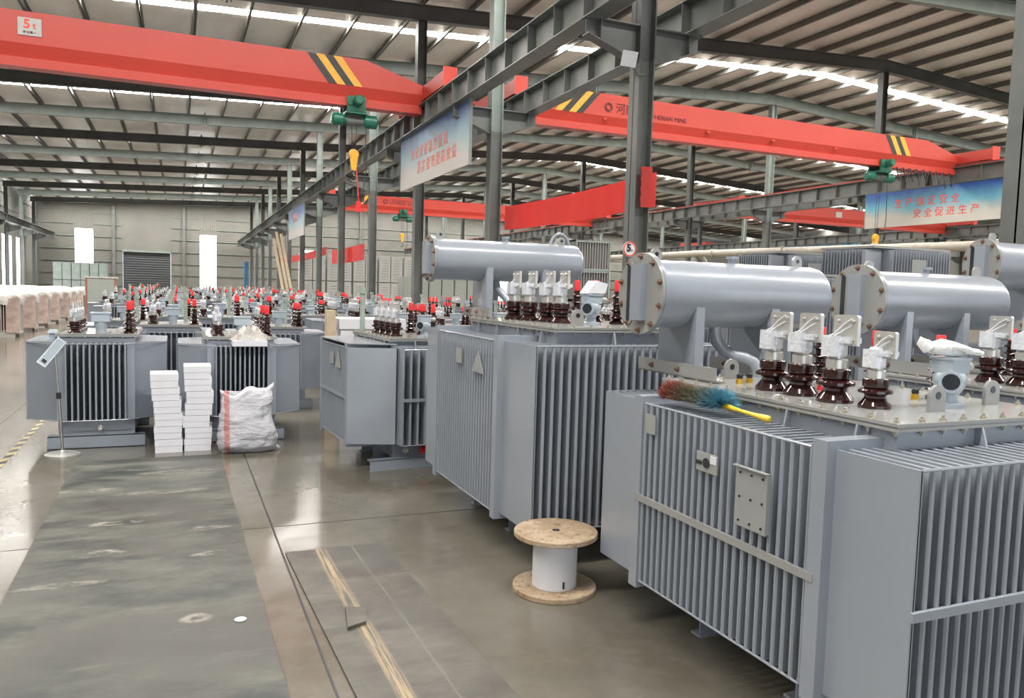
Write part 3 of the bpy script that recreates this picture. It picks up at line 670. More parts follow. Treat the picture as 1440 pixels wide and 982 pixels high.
def big_transformer(name, label, XA, XZ, yB, yA0, yA1, yC, z0, z1, lx0, lx1, ly0, ly1, zl, bars=True, pitch=.05, group=None, bx=.05, detail=True):
    """cross-shaped corrugated tank; side packs face -x/+x, end packs face -y/+y"""
    cx, cy = (XA + XZ) / 2, (yB + yC) / 2
    r = empty(name, (cx, cy, 0), label, 'transformer', group)
    ix0, ix1 = lx0 + .02, lx1 - .02
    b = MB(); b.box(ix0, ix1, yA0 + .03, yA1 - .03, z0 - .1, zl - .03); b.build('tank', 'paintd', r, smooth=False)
    b = MB(); fins_x(b, XA, ix0, yA0 + .05, yA1 - .045, z0, z1, pitch); b.build('side_fins', 'paint', r, smooth=False)
    b = MB(); fins_x(b, XZ, ix1, yA0 + .05, yA1 - .045, z0, z1, pitch); b.build('side_fins', 'paint', r, smooth=False)
    for y_ in ((yA0 - .035, yA0 + .035), (yA1 - .035, yA1 + .035)):
        MB().box(XA - .008, ix0 + .02, y_[0], y_[1], z0 - .04, z1 + .035).build('corner_plate', 'paint', r, smooth=False); MB().box(ix1 - .02, XZ + .008, y_[0], y_[1], z0 - .04, z1 + .035).build('corner_plate', 'paint', r, smooth=False)
    b = MB(); fins_y(b, yB, yA0 - .035, XA + bx, XZ - bx, z0, z1, pitch * 1.13, .02); b.box(XA + bx - .012, XA + bx, yB, yA0 - .03, z0 - .003, z1 + .003); b.box(XZ - bx, XZ - bx + .012, yB, yA0 - .03, z0 - .003, z1 + .003)
    b.build('end_fins', 'paint', r, smooth=False)
    b = MB(); fins_y(b, yC, yA1 + .035, XA + bx, XZ - bx, z0, z1, pitch * .92); b.box(XA + bx - .012, XA + bx, yA1, yC, z0 - .003, z1 + .003); b.box(XZ - bx, XZ - bx + .012, yA1, yC, z0 - .003, z1 + .003)
    b.build('end_fins', 'paint', r, smooth=False)
    if bars:
        zm = z0 + (z1 - z0) * .47
        b = MB(); b.box(XA - .012, XA + .004, yA0, yA1, zm - .016, zm + .016); b.build('side_brace', 'lid', r, smooth=False)
        b = MB(); b.box(XA + bx - .015, XZ - bx + .015, yB - .012, yB + .004, zm - .016, zm + .016); b.build('end_brace', 'paint', r, smooth=False)
    lid_unit(r, lx0, lx1, ly0, ly1, zl, z1 - .03, bolts=detail)
    skids(r, lx0 + .0, lx1 - .0, (yA0 + .3, yA1 - .25), z0 - .04 if z0 - .04 > .12 else .2)
    return r

# ---- T1: large transformer at the right front
t1 = big_transformer('power_transformer', 'large blue grey finned transformer with round ended oil conservator, nearest the camera at right', 2.15, 3.70, 1.74, 2.12, 3.33, 3.74, .25, 1.16, 2.39, 3.46, 2.0, 3.50, 1.26, group='large transformers with conservators')
for i, (x, y, s) in enumerate(((2.65, 2.95, 1), (2.655, 2.765, 1), (2.64, 2.545, 1), (2.67, 2.36, .84))): lv_bushing(t1, x, y, 1.26, s)
for y in (2.50, 2.86, 3.22): hv_bushing(t1, 3.22, y, 1.26, 1.02)
relief(t1, 3.03, 2.30, 1.26)
lug(t1, 2.83, 2.2, 1.26, 1.0); lug(t1, 3.30, 2.3, 1.26, 1.0); lug(t1, 2.75, 3.38, 1.26, 1.0); lug(t1, 3.25, 3.4, 1.26, 1.0)
conservator(t1, 2.31, 3.52, 3.62, 1.71, .185, .222, 1.265, (2.555, 3.07), [(2.80, 3.60, 1.55), (2.80, 3.60, 1.50), (2.81, 3.59, 1.45), (2.84, 3.56, 1.40), (2.89, 3.53, 1.37), (2.94, 3.50, 1.36), (2.975, 3.47, 1.34), (2.99, 3.45, 1.30), (2.99, 3.45, 1.26)])
def plate_x(parent, name, x, ya, yb, za, zb, m='plate', th=.006, holes_=True):
    b = MB().box(x - th, x, min(ya, yb), max(ya, yb), za, zb); o = b.build(name, m, parent, smooth=False)
    return o
plate_x(t1, 'blank_plate', 2.142, 3.17, 3.255, 1.02, 1.115)
q = plate_x(t1, 'earth_plate', 2.14, 2.685, 2.83, .93, 1.015)
MB().lathe([(.022, 0), (.022, .004)], (2.128, 2.757, .972), 'x', 20).build('hole', 'dial', q)
MB().box(2.131, 2.135, 2.69, 2.73, .975, 1.01).build('paper_label', 'white', q, smooth=False)
text_mesh('接地', .022, 'black', q, T(2.131, 2.808, .965, FACE_NX), ext=.001)
q = plate_x(t1, 'name_plate_holder', 2.135, 2.362, 2.552, .762, 1.008); MB().box(2.115, 2.135, 2.352, 2.562, 1.008, 1.013).build('top_lip', 'plate', q, smooth=False)
MB().box(2.115, 2.135, 2.352, 2.358, .77, 1.013).build('side_lip', 'plate', q, smooth=False)
for y in (2.39, 2.457, 2.525):
    for z in (.785, .885, .985): bolt(q, 2.128, y, z, 'x', -.004, 'black')
# small valves on the lid
b = MB(); b.lathe([(.02, 0), (.02, .05), (.012, .05), (.012, .07)], (2.95, 2.62, 1.26), 'z', 10); b.build('green_plug', 'green', t1)
b = MB(); b.lathe([(.03, 0), (.03, .03), (.018, .035), (.018, .06)], (2.93, 2.9, 1.26), 'z', 10); b.lathe([(.012, -.04), (.012, .04)], (2.93, 2.9, 1.30), 'x', 8); b.build('red_valve', 'cap', t1)
for x, y in ((2.66, 3.2), (2.74, 3.22), (3.1, 2.52)): q = MB().lathe([(.018, 0), (.018, .022), (.014, .022), (.014, .028)], (x, y, 1.26), 'z', 10).build('brass_plug', 'brass', t1); MB().lathe([(.015, .026), (.016, .045), (.01, .05)], (x, y, 1.26), 'z', 10).build('plug_cap', 'black', q)
# ---- T5, T6: neighbours of the same row
t5 = copy_tree(t1, t1.location + Vector((1.62, .04, 0)), 'blue grey conservator transformer standing just right behind the nearest one')
# ---- T2
t2 = big_transformer('power_transformer', 'tall finned transformer with edge-on conservator behind the wooden reel', 1.90, 3.42, 4.15, 4.66, 5.92, 6.3, .25, 1.38, 2.15, 3.17, 4.33, 5.86, 1.485, bars=False, pitch=.05, group='large transformers with conservators')
for x, y in ((2.40, 5.55), (2.45, 5.37), (2.50, 5.17), (2.52, 4.98)): lv_bushing(t2, x, y, 1.485, .98)
for y in (4.88, 5.2, 5.5): hv_bushing(t2, 2.92, y, 1.485, 1.1)
relief(t2, 2.62, 4.72, 1.485); lug(t2, 2.45, 4.6, 1.485); lug(t2, 2.9, 4.62, 1.485)
conservator(t2, 1.84, 3.16, 6.0, 1.945, .165, .185, 1.49, (2.28, 2.78), [(2.42, 6.0, 1.79), (2.42, 5.97, 1.72), (2.5, 5.9, 1.62), (2.5, 5.8, 1.49)], bary=(-.35, .25))
b = MB(); b.tube([(3.0 + .09 * math.cos(a), 6.0, 2.08 + .12 * math.sin(a)) for a in [math.pi * i / 12 for i in range(13)]], .014, 8); b.build('vent_pipe', 'paint', t2)
plate_x(t2, 'earth_plate', 1.893, 5.3, 5.42, 1.17, 1.28)
b = MB(); b.prism([(4.86, 1.14), (5.08, 1.14), (4.97, 1.29)], 'x', 1.885, 1.893); b.build('warning_triangle', 'plate', t2, smooth=False)
b = MB(); b.prism([(-.12, -.04), (.1, -.05), (.12, .05), (-.1, .06)], 'z', 0, .05)
t6 = copy_tree(t2, Vector((6.10, 3.2, 0)), 'tall conservator transformer at the right edge beside the big steel column')
t6.scale = (1, .8, 1.02)
# ---- medium transformers with narrow front fins (T3, T4 and the crowd)
def medium(name, label, cx, yf, z0=.29, z1=1.06, w2=.66, f2=.265, cat='transformer', group=None, depth=1.5, detail=True, cnt=11, lvz=1.0):
    """cx centre, yf the front fins' outer plane, w2 half width over side packs, f2 half width of front fins"""
    r = empty(name, (cx, yf + depth / 2, 0), label, cat, group)
    yp = yf + .30; yq = yf + depth - .30; yr = yf + depth; l2 = f2 + .10
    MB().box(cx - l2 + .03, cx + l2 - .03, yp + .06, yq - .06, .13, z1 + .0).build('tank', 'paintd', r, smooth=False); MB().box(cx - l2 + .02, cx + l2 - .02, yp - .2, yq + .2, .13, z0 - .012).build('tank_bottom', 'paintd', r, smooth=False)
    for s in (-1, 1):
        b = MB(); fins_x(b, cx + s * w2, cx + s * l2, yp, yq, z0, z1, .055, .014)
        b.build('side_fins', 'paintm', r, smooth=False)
        xo, xi = cx + s * w2, cx + s * (f2 + .02)
        for y_, d_ in ((yp, -.20), (yq, .20)): MB().prism([(xo, y_), (xi, y_ + d_), (xi, y_ + d_ * .9), (xo, y_ - d_ * .1)], 'z', z0 - .005, z1 + .004).build('cheek_plate', 'paintm', r, smooth=False)
        MB().prism([(xo, yp), (xi, yp - .20), (xi, yq + .20), (xo, yq)], 'z', z1 + .002, z1 + .012).build('top_plate', 'paintm', r, smooth=False)
    for (a, c_) in ((yf, yp), (yr, yq)):
        b = MB(); n = cnt - 1; s = 1 if a > c_ else -1
        for i in range(n + 1):
            x = cx - f2 + 2 * f2 * i / n; ya, yb_ = sorted((a, c_ + (.06 if s < 0 else -.06))); b.box(x - .008, x + .008, ya, yb_, z0, z1)
        for z in (z0, z1): b.tube([(cx - f2 - .03, a, z), (cx + f2 + .03, a, z)], .006, 6)
        for sg in (-1, 1): b.tube([(cx + sg * (f2 + .03), a, z0), (cx + sg * w2, c_, z0)], .006, 6); b.tube([(cx + sg * (f2 + .03), a, z1), (cx + sg * w2, c_, z1)], .006, 6)
        b.build('front_fins', 'paintm', r, smooth=False)
    if detail:
        for s in (-1, 1): MB().box(*sorted((cx + s * (f2 + .012), cx + s * (f2 + .085))), yf + .05, yp, z0 - .005, z1 + .005).build('corner_post', 'paintm', r, smooth=False)
    b = MB(); b.box(cx - l2 + .02, cx + l2 - .02, yp - .04, yq + .04, z1 - .01, z1 + .06); b.build('tank_collar', 'paintd', r, smooth=False)
    zl = z1 + .09
    b = MB(); b.box(cx - l2 - .02, cx + l2 + .02, yp - .06, yq + .06, zl - .03, zl - .016); b.box(cx - l2 - .012, cx + l2 + .012, yp - .05, yq + .05, zl - .016, zl - .010); b.box(cx - l2 - .02, cx + l2 + .02, yp - .06, yq + .06, zl - .010, zl)
    l = b.build('lid', 'lid', r, smooth=False)
    if detail:
        for i in range(7): bolt(l, cx - l2 + .02 + (2 * l2 - .04) * i / 6, yp - .04, zl); bolt(l, cx - l2 + .02 + (2 * l2 - .04) * i / 6, yp - .045, zl - .03, 'z', -.01)
        for i in range(8): bolt(l, cx - l2, yp + (yq - yp) * i / 7, zl)
    for y in (yf + .06, yr - .14):
        b = MB(); b.box(cx - .44, cx + .44, y, y + .008, 0, .13); b.box(cx - .44, cx + .44, y, y + .08, .122, .13); b.box(cx - .44, cx + .44, y, y + .08, 0, .008); b.build('skid', 'paintm', r, smooth=False)
    if detail: MB().lathe([(.03, 0), (.03, -.02), (.018, -.03), (.018, -.05)], (cx + .03, yp - .2, .2), 'y', 12).build('drain_valve', 'alu', r)
    for i in range(4): lv_bushing(r, cx - l2 + .14, yp + .12 + i * .2 * (depth - .8) / .7, zl, .82 * lvz, True, detail)
    for i in range(3): hv_bushing(r, cx + l2 - .08, yp + .05 + i * .27 * (depth - .8) / .7, zl, 1.15, 16 if detail else 8)
    b = MB(); x, y = cx + .02, yp + .1; b.lathe([(.05, 0), (.05, .05), (.065, .08), (.065, .12)], (x, y, zl), 'z', 16 if detail else 8); b.box(x - .085, x + .085, y - .07, y + .07, zl + .12, zl + .20); b.box(x - .095, x + .095, y - .08, y + .08, zl + .2, zl + .215)
    b.build('relief_valve', 'gauge', r)
    return r
t4 = medium('distribution_transformer', 'grey finned transformer behind the sign stand, leftmost of the front row', -.757, 8.75, w2=.645, group='mid sized transformers in the aisle', cnt=11)
b = MB(); b.lathe([(.055, 0), (.055, .02), (.035, .03), (.04, .08), (.06, .085), (.035, .12)], (-1.18, 9.2, 1.06), 'z', 16); b.build('breather', 'gauge', t4)
MB().box(-1.435, -1.425, 9.3, 9.6, .75, 1.0).build('name_plate', 'black', t4, smooth=False)
t4b = medium('distribution_transformer', 'grey finned transformer behind the white boxes and sack', .635, 8.75, z1=1.035, w2=.635, group='mid sized transformers in the aisle', cnt=12)
t3 = big_transformer('distribution_transformer', 'mid sized blue grey transformer with red drain valve left of the tall one', 1.44, 2.76, 6.85, 7.2, 8.15, 8.5, .25, 1.14, 1.80, 2.42, 7.06, 8.29, 1.235, pitch=.062, bars=False, group='mid sized transformers in the aisle', bx=.44, detail=True)
MB().box(1.428, 1.442, 7.2, 8.15, .66, .69).build('side_brace', 'paint', t3, smooth=False)
MB().box(1.87, 2.33, 6.838, 6.852, .66, .69).build('end_brace', 'paint', t3, smooth=False)
plate_x(t3, 'earth_plate', 1.432, 7.62, 7.76, .95, 1.06); b = MB(); b.prism([(7.36, .93), (7.55, .93), (7.46, 1.1)], 'x', 1.426, 1.432); b.build('warning_triangle', 'plate', t3, smooth=False)
MB().box(1.86, 2.36, 7.08, 8.3, .1, .25).build('tank_bottom', 'paintd', t3, smooth=False)
b = MB(); b.box(1.62, 2.6, 7.0, 7.01, 0, .1); b.box(1.62, 2.6, 7.0, 7.1, .09, .1); b.build('skid', 'paint', t3, smooth=False)
MB().lathe([(.03, 0), (.03, -.03), (.02, -.04), (.02, -.06)], (1.98, 7.08, .17), 'y', 12).build('drain_plug', 'alu', t3)
b = MB(); b.lathe([(.03, 0), (.03, -.04), (.02, -.05), (.02, -.1)], (2.16, 7.08, .17), 'y', 12); b.box(2.11, 2.135, 6.99, 7.02, .135, .19); b.build('drain_valve', 'cap', t3)
for y in (7.95, 7.77, 7.58, 7.4): lv_bushing(t3, 1.98, y, 1.235, .9)
for y in (7.3, 7.6, 7.95): hv_bushing(t3, 2.33, y, 1.235, 1.1)
relief(t3, 2.2, 7.2, 1.235)
MB().lathe([(.028, 0), (.028, .40), (.045, .40), (.045, .46)], (1.88, 8.2, 1.235), 'z', 14).build('filler_tube', 'pole', t3)
for s_ in (-1, 1):
    xo, xi = 2.10 + s_ * .665, 2.10 + s_ * .25
    MB().prism([(xo, 7.15), (xi, 6.98), (xi, 7.0), (xo, 7.17)], 'z', .245, 1.145).build('cheek_plate', 'paint', t3, smooth=False)
    MB().prism([(xo, 7.15), (xi, 6.98), (xi, 8.3), (xo, 8.17)], 'z', 1.176, 1.184).build('top_plate', 'paint', t3, smooth=False)
t3.rotation_euler = (0, 0, R(4)); t3.location += Vector((-.04, .05, 0))
tag(MB().box(1.78, 2.55, 9.3, 9.9, 0, 1.24).box(1.76, 2.57, 9.28, 9.92, 1.2, 1.32).build('plastic_crate', 'white', smooth=False), 'big white crate behind the mid sized transformer with red valve', 'crate')
tag(MB().prism([(1.60, 0), (1.74, 0), (1.72, 1.42), (1.62, 1.42)], 'y', 9.3, 9.45).build('timber_bundle', 'timber', smooth=False), 'pale timber bundle standing upright beside the white crate', 'timber')
# crowd behind
far = medium('distribution_transformer', 'grey transformer in the second row, directly behind the gap of the front pair', -.08, 10.9, z1=1.05, depth=1.35, detail=False, cnt=9, group='transformers crowded behind the front row')
MB().lathe([(.025, 0), (.025, .33), (.04, .33), (.04, .38)], (.1, 11.9, 1.14), 'z', 8).build('filler_tube', 'pole', far)
CNT = {}
def place(x, y, rowname, pos):
    label = f'grey red capped transformer in {rowname}, {pos}'
    o = copy_tree(far, Vector((x, y + .675, 0)), label, 'transformers crowded behind the front row')
    s = random.uniform(.95, 1.06); o.scale = (1, 1, s); return o
nth = ['leftmost', 'second from left', 'third from left', 'fourth from left', 'fifth from left', 'sixth from left', 'seventh from left', 'eighth from left']
place(1.28, 10.9, 'the second row', 'behind the sack'); 
for j, x in enumerate((-.78, .6)): place(x, 12.9, 'the third row from the camera', nth[j])
for j, x in enumerate((-.1, 1.3)): place(x, 14.8, 'the fourth row from the camera', nth[j])
y = 16.2; k = 5
while y < 56:
    off = .0 if k % 2 else .35
    for j in range(6):
        x = -1.75 + off + j * 1.42
        if abs(x - 6.5) < 1: continue
        if x < -.9 and y < 22: continue
        place(x, y + random.uniform(-.12, .12), f'the {["","","","","","fifth","sixth","seventh","eighth","ninth","tenth","eleventh","twelfth","thirteenth","fourteenth","fifteenth","sixteenth","seventeenth","eighteenth","nineteenth","twentieth","last","last but one","very last"][k]} row back', nth[j])
    y += 2.25; k += 1
for i, y in enumerate((10.2, 12.2, 14.2)):
    for j, x in enumerate((2.9, 4.35)): place(x, y, ['the block behind the tall one, first row', 'the block behind the tall one, second row', 'the block behind the tall one, third row'][i], nth[j])
for i in range(6):
    for j in range(5):
        if i in (2, 3) and j == 1: continue
        if i == 0 and j in (2, 3): continue
        place(8.0 + j * 1.5, 12.6 + i * 2.3, f'the middle bay, {ords[i]} row', nth[j])

# ---- white dry-type units under plastic at far left
def dry_unit(x, y, label):
    r = empty('dry_transformer', (x, y, 0), label, 'transformer', 'white dry type transformers along the left wall')
    b = MB(); 
    for dx in (-.55, .55):
        for dy in (-.38, .38): b.box(x + dx - .03, x + dx + .03, y + dy - .03, y + dy + .03, .1, 1.25)
    for z in (.1, 1.19): 
        b.box(x - .58, x + .58, y - .41, y - .35, z, z + .06); b.box(x - .58, x + .58, y + .35, y + .41, z, z + .06); b.box(x + .52, x + .58, y - .4, y + .4, z, z + .06); b.box(x - .58, x - .52, y - .4, y + .4, z, z + .06)
    for i in range(12): yy = y - .34 + i * .62 / 11; b.box(x + .54, x + .56, yy - .012, yy + .012, .12, 1.22)
    for i in range(16): xx = x - .5 + i / 15; b.box(xx - .012, xx + .012, y - .39, y - .37, .12, 1.22)
    b.box(x - .5, x + .5, y - .4, y - .3, 0, .1); b.box(x - .5, x + .5, y + .3, y + .4, 0, .1)
    b.build('frame', 'whitemetal', r, smooth=False)
    b = MB()
    for dx in (-.34, 0, .34): b.lathe([(.15, .2), (.16, .25), (.16, 1.05), (.15, 1.1)], (x + dx, y, 0), 'z', 14)
    b.build('coil', 'brown', r)
    b = MB(); rs = []
    for z, g in ((1.0, .62), (1.2, .63), (1.3, .58), (1.36, .4), (1.38, .1)):
        rs.append([(x + g * math.cos(a) * (1.08 if abs(math.cos(a)) > .5 else 1) + .03 * math.sin(a * 5), y + g * .72 * math.sin(a) * 1.2, z + .03 * math.sin(a * 7 + z * 5)) for a in [2 * math.pi * i / 24 for i in range(24)]])
    b.ring(rs); b.build('plastic_cover', 'plastic', r)
    MB().box(x - .6, x - .2, y - .47, y - .44, .3, 1.2).build('plastic_drape', 'pinkplastic', r); MB().prism([(x + .3, y - .47), (x + .615, y - .47), (x + .615, y - .2), (x + .6, y - .2), (x + .6, y - .455), (x + .3, y - .455)], 'z', .15, 1.2).build('plastic_drape', 'pinkplastic', r)
    r.scale = (1, 1, .93); return r
d0 = dry_unit(-4.75, 26.2, 'white framed dry transformer under plastic, nearest the camera in the row by the yellow line')
for c_ in range(4):
    for i in range(10):
        if c_ == 0 and i == 0: continue
        if (c_ == 3 and i < 3) or (c_ == 0 and i == 7): continue
        copy_tree(d0, Vector((-4.75 - c_ * 1.52, 26.2 + i * 2.7 + c_ * .2, 0)), f'white dry transformer under plastic, {ords[c_]} file from the aisle, {ords[i]} from the camera' if i or c_ else None)
# plastic wrapped crate
r = empty('wrapped_cabinet', (-3.6, 45.3, 0), 'pale cabinet wrapped in clear plastic with brown corner boards behind the dry units', 'cabinet')
MB().box(-4.3, -2.95, 45, 46, 0, 1.82).build('body', 'greencab', r, smooth=False)
b = MB()
for x in (-4.33, -3.0): b.box(x, x + .1, 44.97, 45.05, 0, 1.84)
b.build('corner_board', 'brown', r, smooth=False); MB().box(-4.36, -2.9, 44.95, 46.05, 1.8, 1.87).build('wrap', 'plastic', r, smooth=False)

# ---- stacked cabinets at the back
def cabinet(x0, x1, y, z0, z1, label, m='cab', louvre=True, group='stacked cabinets at the back', dep=1.0):
    r = empty('switch_cabinet', ((x0 + x1) / 2, y + dep / 2, z0), label, 'cabinet', group)
    MB().box(x0, x1, y, y + dep, z0, z1).build('body', m, r, smooth=False)
    h = z1 - z0; w_ = x1 - x0
    b = MB()
    for i in range(2):
        a = x0 + w_ * i / 2 + .03; c_ = x0 + w_ * (i + 1) / 2 - .03
        b.box(a, c_, y - .025, y, z0 + .05, z1 - .05)
    d_ = b.build('door', m, r, smooth=False)
    b = MB(); b.box((x0 + x1) / 2 - .015, (x0 + x1) / 2 + .015, y - .03, y, z0 + .04, z1 - .04); b.box(x0, x1, y - .03, y, z0, z0 + .05); b.build('gap', 'black', r, smooth=False)
    if louvre:
        b = MB()
        for i in range(8):
            z = z0 + h * (.12 + .1 * i)
            for q in (.25, .75): b.box(x0 + w_ * q - w_ * .12, x0 + w_ * q + w_ * .12, y - .04, y - .02, z, z + .035)
        b.build('louvre', 'steell', r, smooth=False)
    return r
for tier in range(2):
    for i in range(5):
        x = 8.4 + i * 2.0; cabinet(x, x + 1.85, 60, .0 + tier * 2.1, 2.1 + tier * 2.1, f'white louvred cabinet at the back of the middle bay, {"upper" if tier else "lower"} tier, {nth[i]}')
for i in range(3): cabinet(10.2 + i * 1.35, 11.5 + i * 1.35, 37.5, 0, 2.3, f'pale green cabinet with narrow doors near the middle bay, {nth[i]}', 'greencab', False)
for i in range(2): cabinet(10.9 + i * 1.35, 12.2 + i * 1.35, 37.5, 2.3, 3.3, f'low pale green cabinet on top of the tall ones, {nth[i]}', 'greencab', False)
for tier in range(2):
    for i in range(3): cabinet(-10.2 + i * 1.45, -8.8 + i * 1.45, 80, .0 + tier * 1.62, 1.62 + tier * 1.6, f'grey cabinet by the left end wall, {"upper" if tier else "lower"} tier, {nth[i]}', 'steell', False)
tag(MB().lathe([(.2, 0), (.2, .3), (.21, .31), (.2, .32), (.2, 2.2), (.21, 2.21), (.2, 2.22), (.2, 3.6), (.16, 3.6)], (5.35, 70, 0), 'z', 20).build('blue_tank', 'blue'), 'tall slim blue tank standing by the far columns', 'tank')
# planks leaning on the column row
for i, (dx, ln) in enumerate(((.65, 4.7), (.85, 4.6), (.4, 4.3))):
    b = MB(); b.add([(5.2 + dx, 45.2, 0), (5.35 + dx, 45.2, 0), (5.35 + dx, 45.25, 0), (5.2 + dx, 45.25, 0), (4.4 + dx + i * .05, 46.0, ln), (4.55 + dx + i * .05, 46.0, ln), (4.55 + dx + i * .05, 46.05, ln), (4.4 + dx + i * .05, 46.05, ln)], [(0, 3, 2, 1), (4, 5, 6, 7), (0, 1, 5, 4), (1, 2, 6, 5), (2, 3, 7, 6), (3, 0, 4, 7)])
    tag(b.build('plank', 'timber', smooth=False), f'tall pale plank leaning among the far columns, {nth[i]} of three', 'plank', 'leaning planks')

# ---- finned radiators stacked behind T2
def radiator(x0, x1, y0, y1, z0, z1, label):
    r = empty('finned_tank', ((x0 + x1) / 2, (y0 + y1) / 2, z0), label, 'transformer tank', 'stacked finned tanks')
    MB().box(x0 + .05, x1 - .05, y0 + .18, y1 - .1, z0, z1).build('tank', 'brown', r, smooth=False)
    b = MB(); fins_y(b, y0, y0 + .2, x0 + .05, x1 - .05, z0 + .04, z1 - .04, .075, .014); b.build('fins', 'cab', r, smooth=False)
    b = MB(); b.box(x0, x1, y0, y1, z1 - .035, z1); b.box(x0, x1, y0, y1, z0, z0 + .035); b.box(x0, x0 + .03, y0 - .01, y1, z0, z1); b.box(x1 - .03, x1, y0 - .01, y1, z0, z1); b.build('frame', 'steell', r, smooth=False)
    return r
for i, lab in enumerate(('bottom of the stack', 'second from the bottom', 'third from the bottom', 'topmost')):
    radiator(9.15, 10.15, 17.4, 18.1, .76 * i, .76 * i + .76, f'narrow finned tank with pale fins in the stack beyond the conservator, {lab}')
def big_far(cx, y, w_, z1, label, z0=.3):
    r = empty('power_transformer', (cx, y + .8, 0), label, 'transformer', 'large transformers in the middle bay')
    MB().box(cx - w_ * .42, cx + w_ * .42, y + .25, y + 1.3, 0, z1 + .03).build('tank', 'paintd', r, smooth=False)
    b = MB(); fins_x(b, cx - w_ / 2, cx - w_ * .4, y + .3, y + 1.2, z0, z1, .07); fins_y(b, y, y + .3, cx - w_ * .3, cx + w_ * .36, z0, z1, .07); b.box(cx - w_ / 2, cx - w_ * .32, y + .22, y + .3, z0, z1); b.box(cx + w_ * .36, cx + w_ / 2, y + .22, y + .3, z0, z1); b.build('fins', 'paint', r, smooth=False)
    MB().box(cx - w_ * .45, cx + w_ * .45, y + .15, y + 1.35, z1 + .03, z1 + .07).build('lid', 'lid', r, smooth=False)
    MB().box(cx - .2, cx + .15, y - .02, y, z1 - .45, z1 - .15).build('name_plate', 'plate', r, smooth=False)
    return r
big_far(11.95, 9.8, 2.1, 2.6, 'very tall grey finned transformer seen over the second conservator')
big_far(12.0, 12.3, 1.9, 2.6, 'tall grey finned transformer behind the gap between the two right conservators')
big_far(9.2, 9.4, 1.4, 2.05, 'grey finned transformer low behind the gap between the two right conservators')
# duct
b = MB(); b.tube([(20, 9, 3.2), (20, 27, 3.5), (20, 60, 3.6)], .14, 14)
for y in range(10, 60, 4): b.tube([(20, y, 3.2 + min(y - 9, 18) * .0167), (20, y + .12, 3.2 + min(y - 9, 18) * .0167)], .17, 14)
b.tube([(20, 27, 3.5), (20.3, 27, 3.2), (20.3, 27, 0)], .12, 12); b.tube([(20, 55, 3.5), (20.3, 55, 3.2), (20.3, 55, 0)], .12, 12); b.tube([(20, 12, 3.3), (20.3, 12, 3.0), (20.3, 12, 0)], .12, 12)
tag(b.build('air_duct', 'duct'), 'long buff pipe running down the middle bay at head height of the cranes below', 'duct')

# ---------------------------------------------------------------- foreground floor things
def slab(x, name, m, label, cat, y0, y1, xr, skew=0, th=.008):
    b = MB(); n = 1
    b.add([(x, y0, .0015), (xr, y0, .0015), (xr + skew, y1, .0015), (x + skew, y1, .0015), (x, y0, th), (xr, y0, th), (xr + skew, y1, th), (x + skew, y1, th)], [(0, 3, 2, 1), (4, 5, 6, 7), (0, 1, 5, 4), (1, 2, 6, 5), (2, 3, 7, 6), (3, 0, 4, 7)])
    return tag(b.build(name, m, smooth=False), label, cat, 'rubber floor mats')
slab(-.82, 'floor_mat', 'mat1', 'long dark green scuffed rubber mat filling the aisle at left', 'mat', .6, 8.15, .44, -.06)
slab(.74, 'floor_mat', 'mat2', 'narrower brown rubber mat with a tan drag mark, in the middle', 'mat', .8, 4.98, 1.36, -.12, .012)
tag(MB().prism([(.765, 3.72), (.865, 3.76), (.90, 3.93), (.80, 3.97)], 'z', .013, .03).build('rubber_offcut', 'mat2', smooth=False), 'small square rubber offcut lying on the tan drag mark of the brown mat', 'offcut')
tag(MB().lathe([(.028, 0), (.03, .004), (.02, .008)], (.285, 4.03, .009), 'z', 12).build('paper_scrap', 'white'), 'tiny white scrap lying on the green mat', 'scrap')
# drag marks in the slab edge by the brown mat
b = MB(); b.tube([(.66, 4.9, .002), (.68, 4.0, .002), (.69, 3.6, .002), (.715, 3.4, .002), (.70, 3.1, .002), (.715, 2.6, .002)], .006, 5)
b.build('crack', 'black', fl)
# hazard tape
b = MB(); y = 4.0; i = 0; b2 = MB()
while y < 24:
    (b if i % 2 else b2).prism([(-1.52, y), (-1.46, y + .06), (-1.46, y + .2), (-1.52, y + .14)], 'z', .0, .0018); y += .14; i += 1
b.build('hazard_tape', 'tape', fl, smooth=False); b2.build('hazard_tape', 'black', fl, smooth=False)
# cable reel
r = empty('cable_reel', (1.965, 3.92, 0), 'wooden cable reel with plywood flanges and white drum standing on the floor', 'cable reel')
x, y = 1.985, 3.90
def disc(z, R_, th):
    b = MB(); n = 40; b.lathe([(R_ - .004, 0), (R_, .004), (R_, th - .004), (R_ - .004, th)], (x, y, z), 'z', n); return b
disc(0, .24, .032).build('lower_flange', 'ply', r, ang=20); disc(.315, .24, .03).build('upper_flange', 'ply', r, ang=20)
MB().lathe([(.128, .032), (.128, .315)], (x, y, 0), 'z', 32).build('drum', 'white', r)
MB().lathe([(.022, .3455), (.022, .347)], (x, y, 0), 'z', 14).build('centre_hole', 'dial', r)
MB().box(x - .012, x + .0, y - .1295, y - .127, .045, .085).build('slot', 'dial', r, smooth=False)
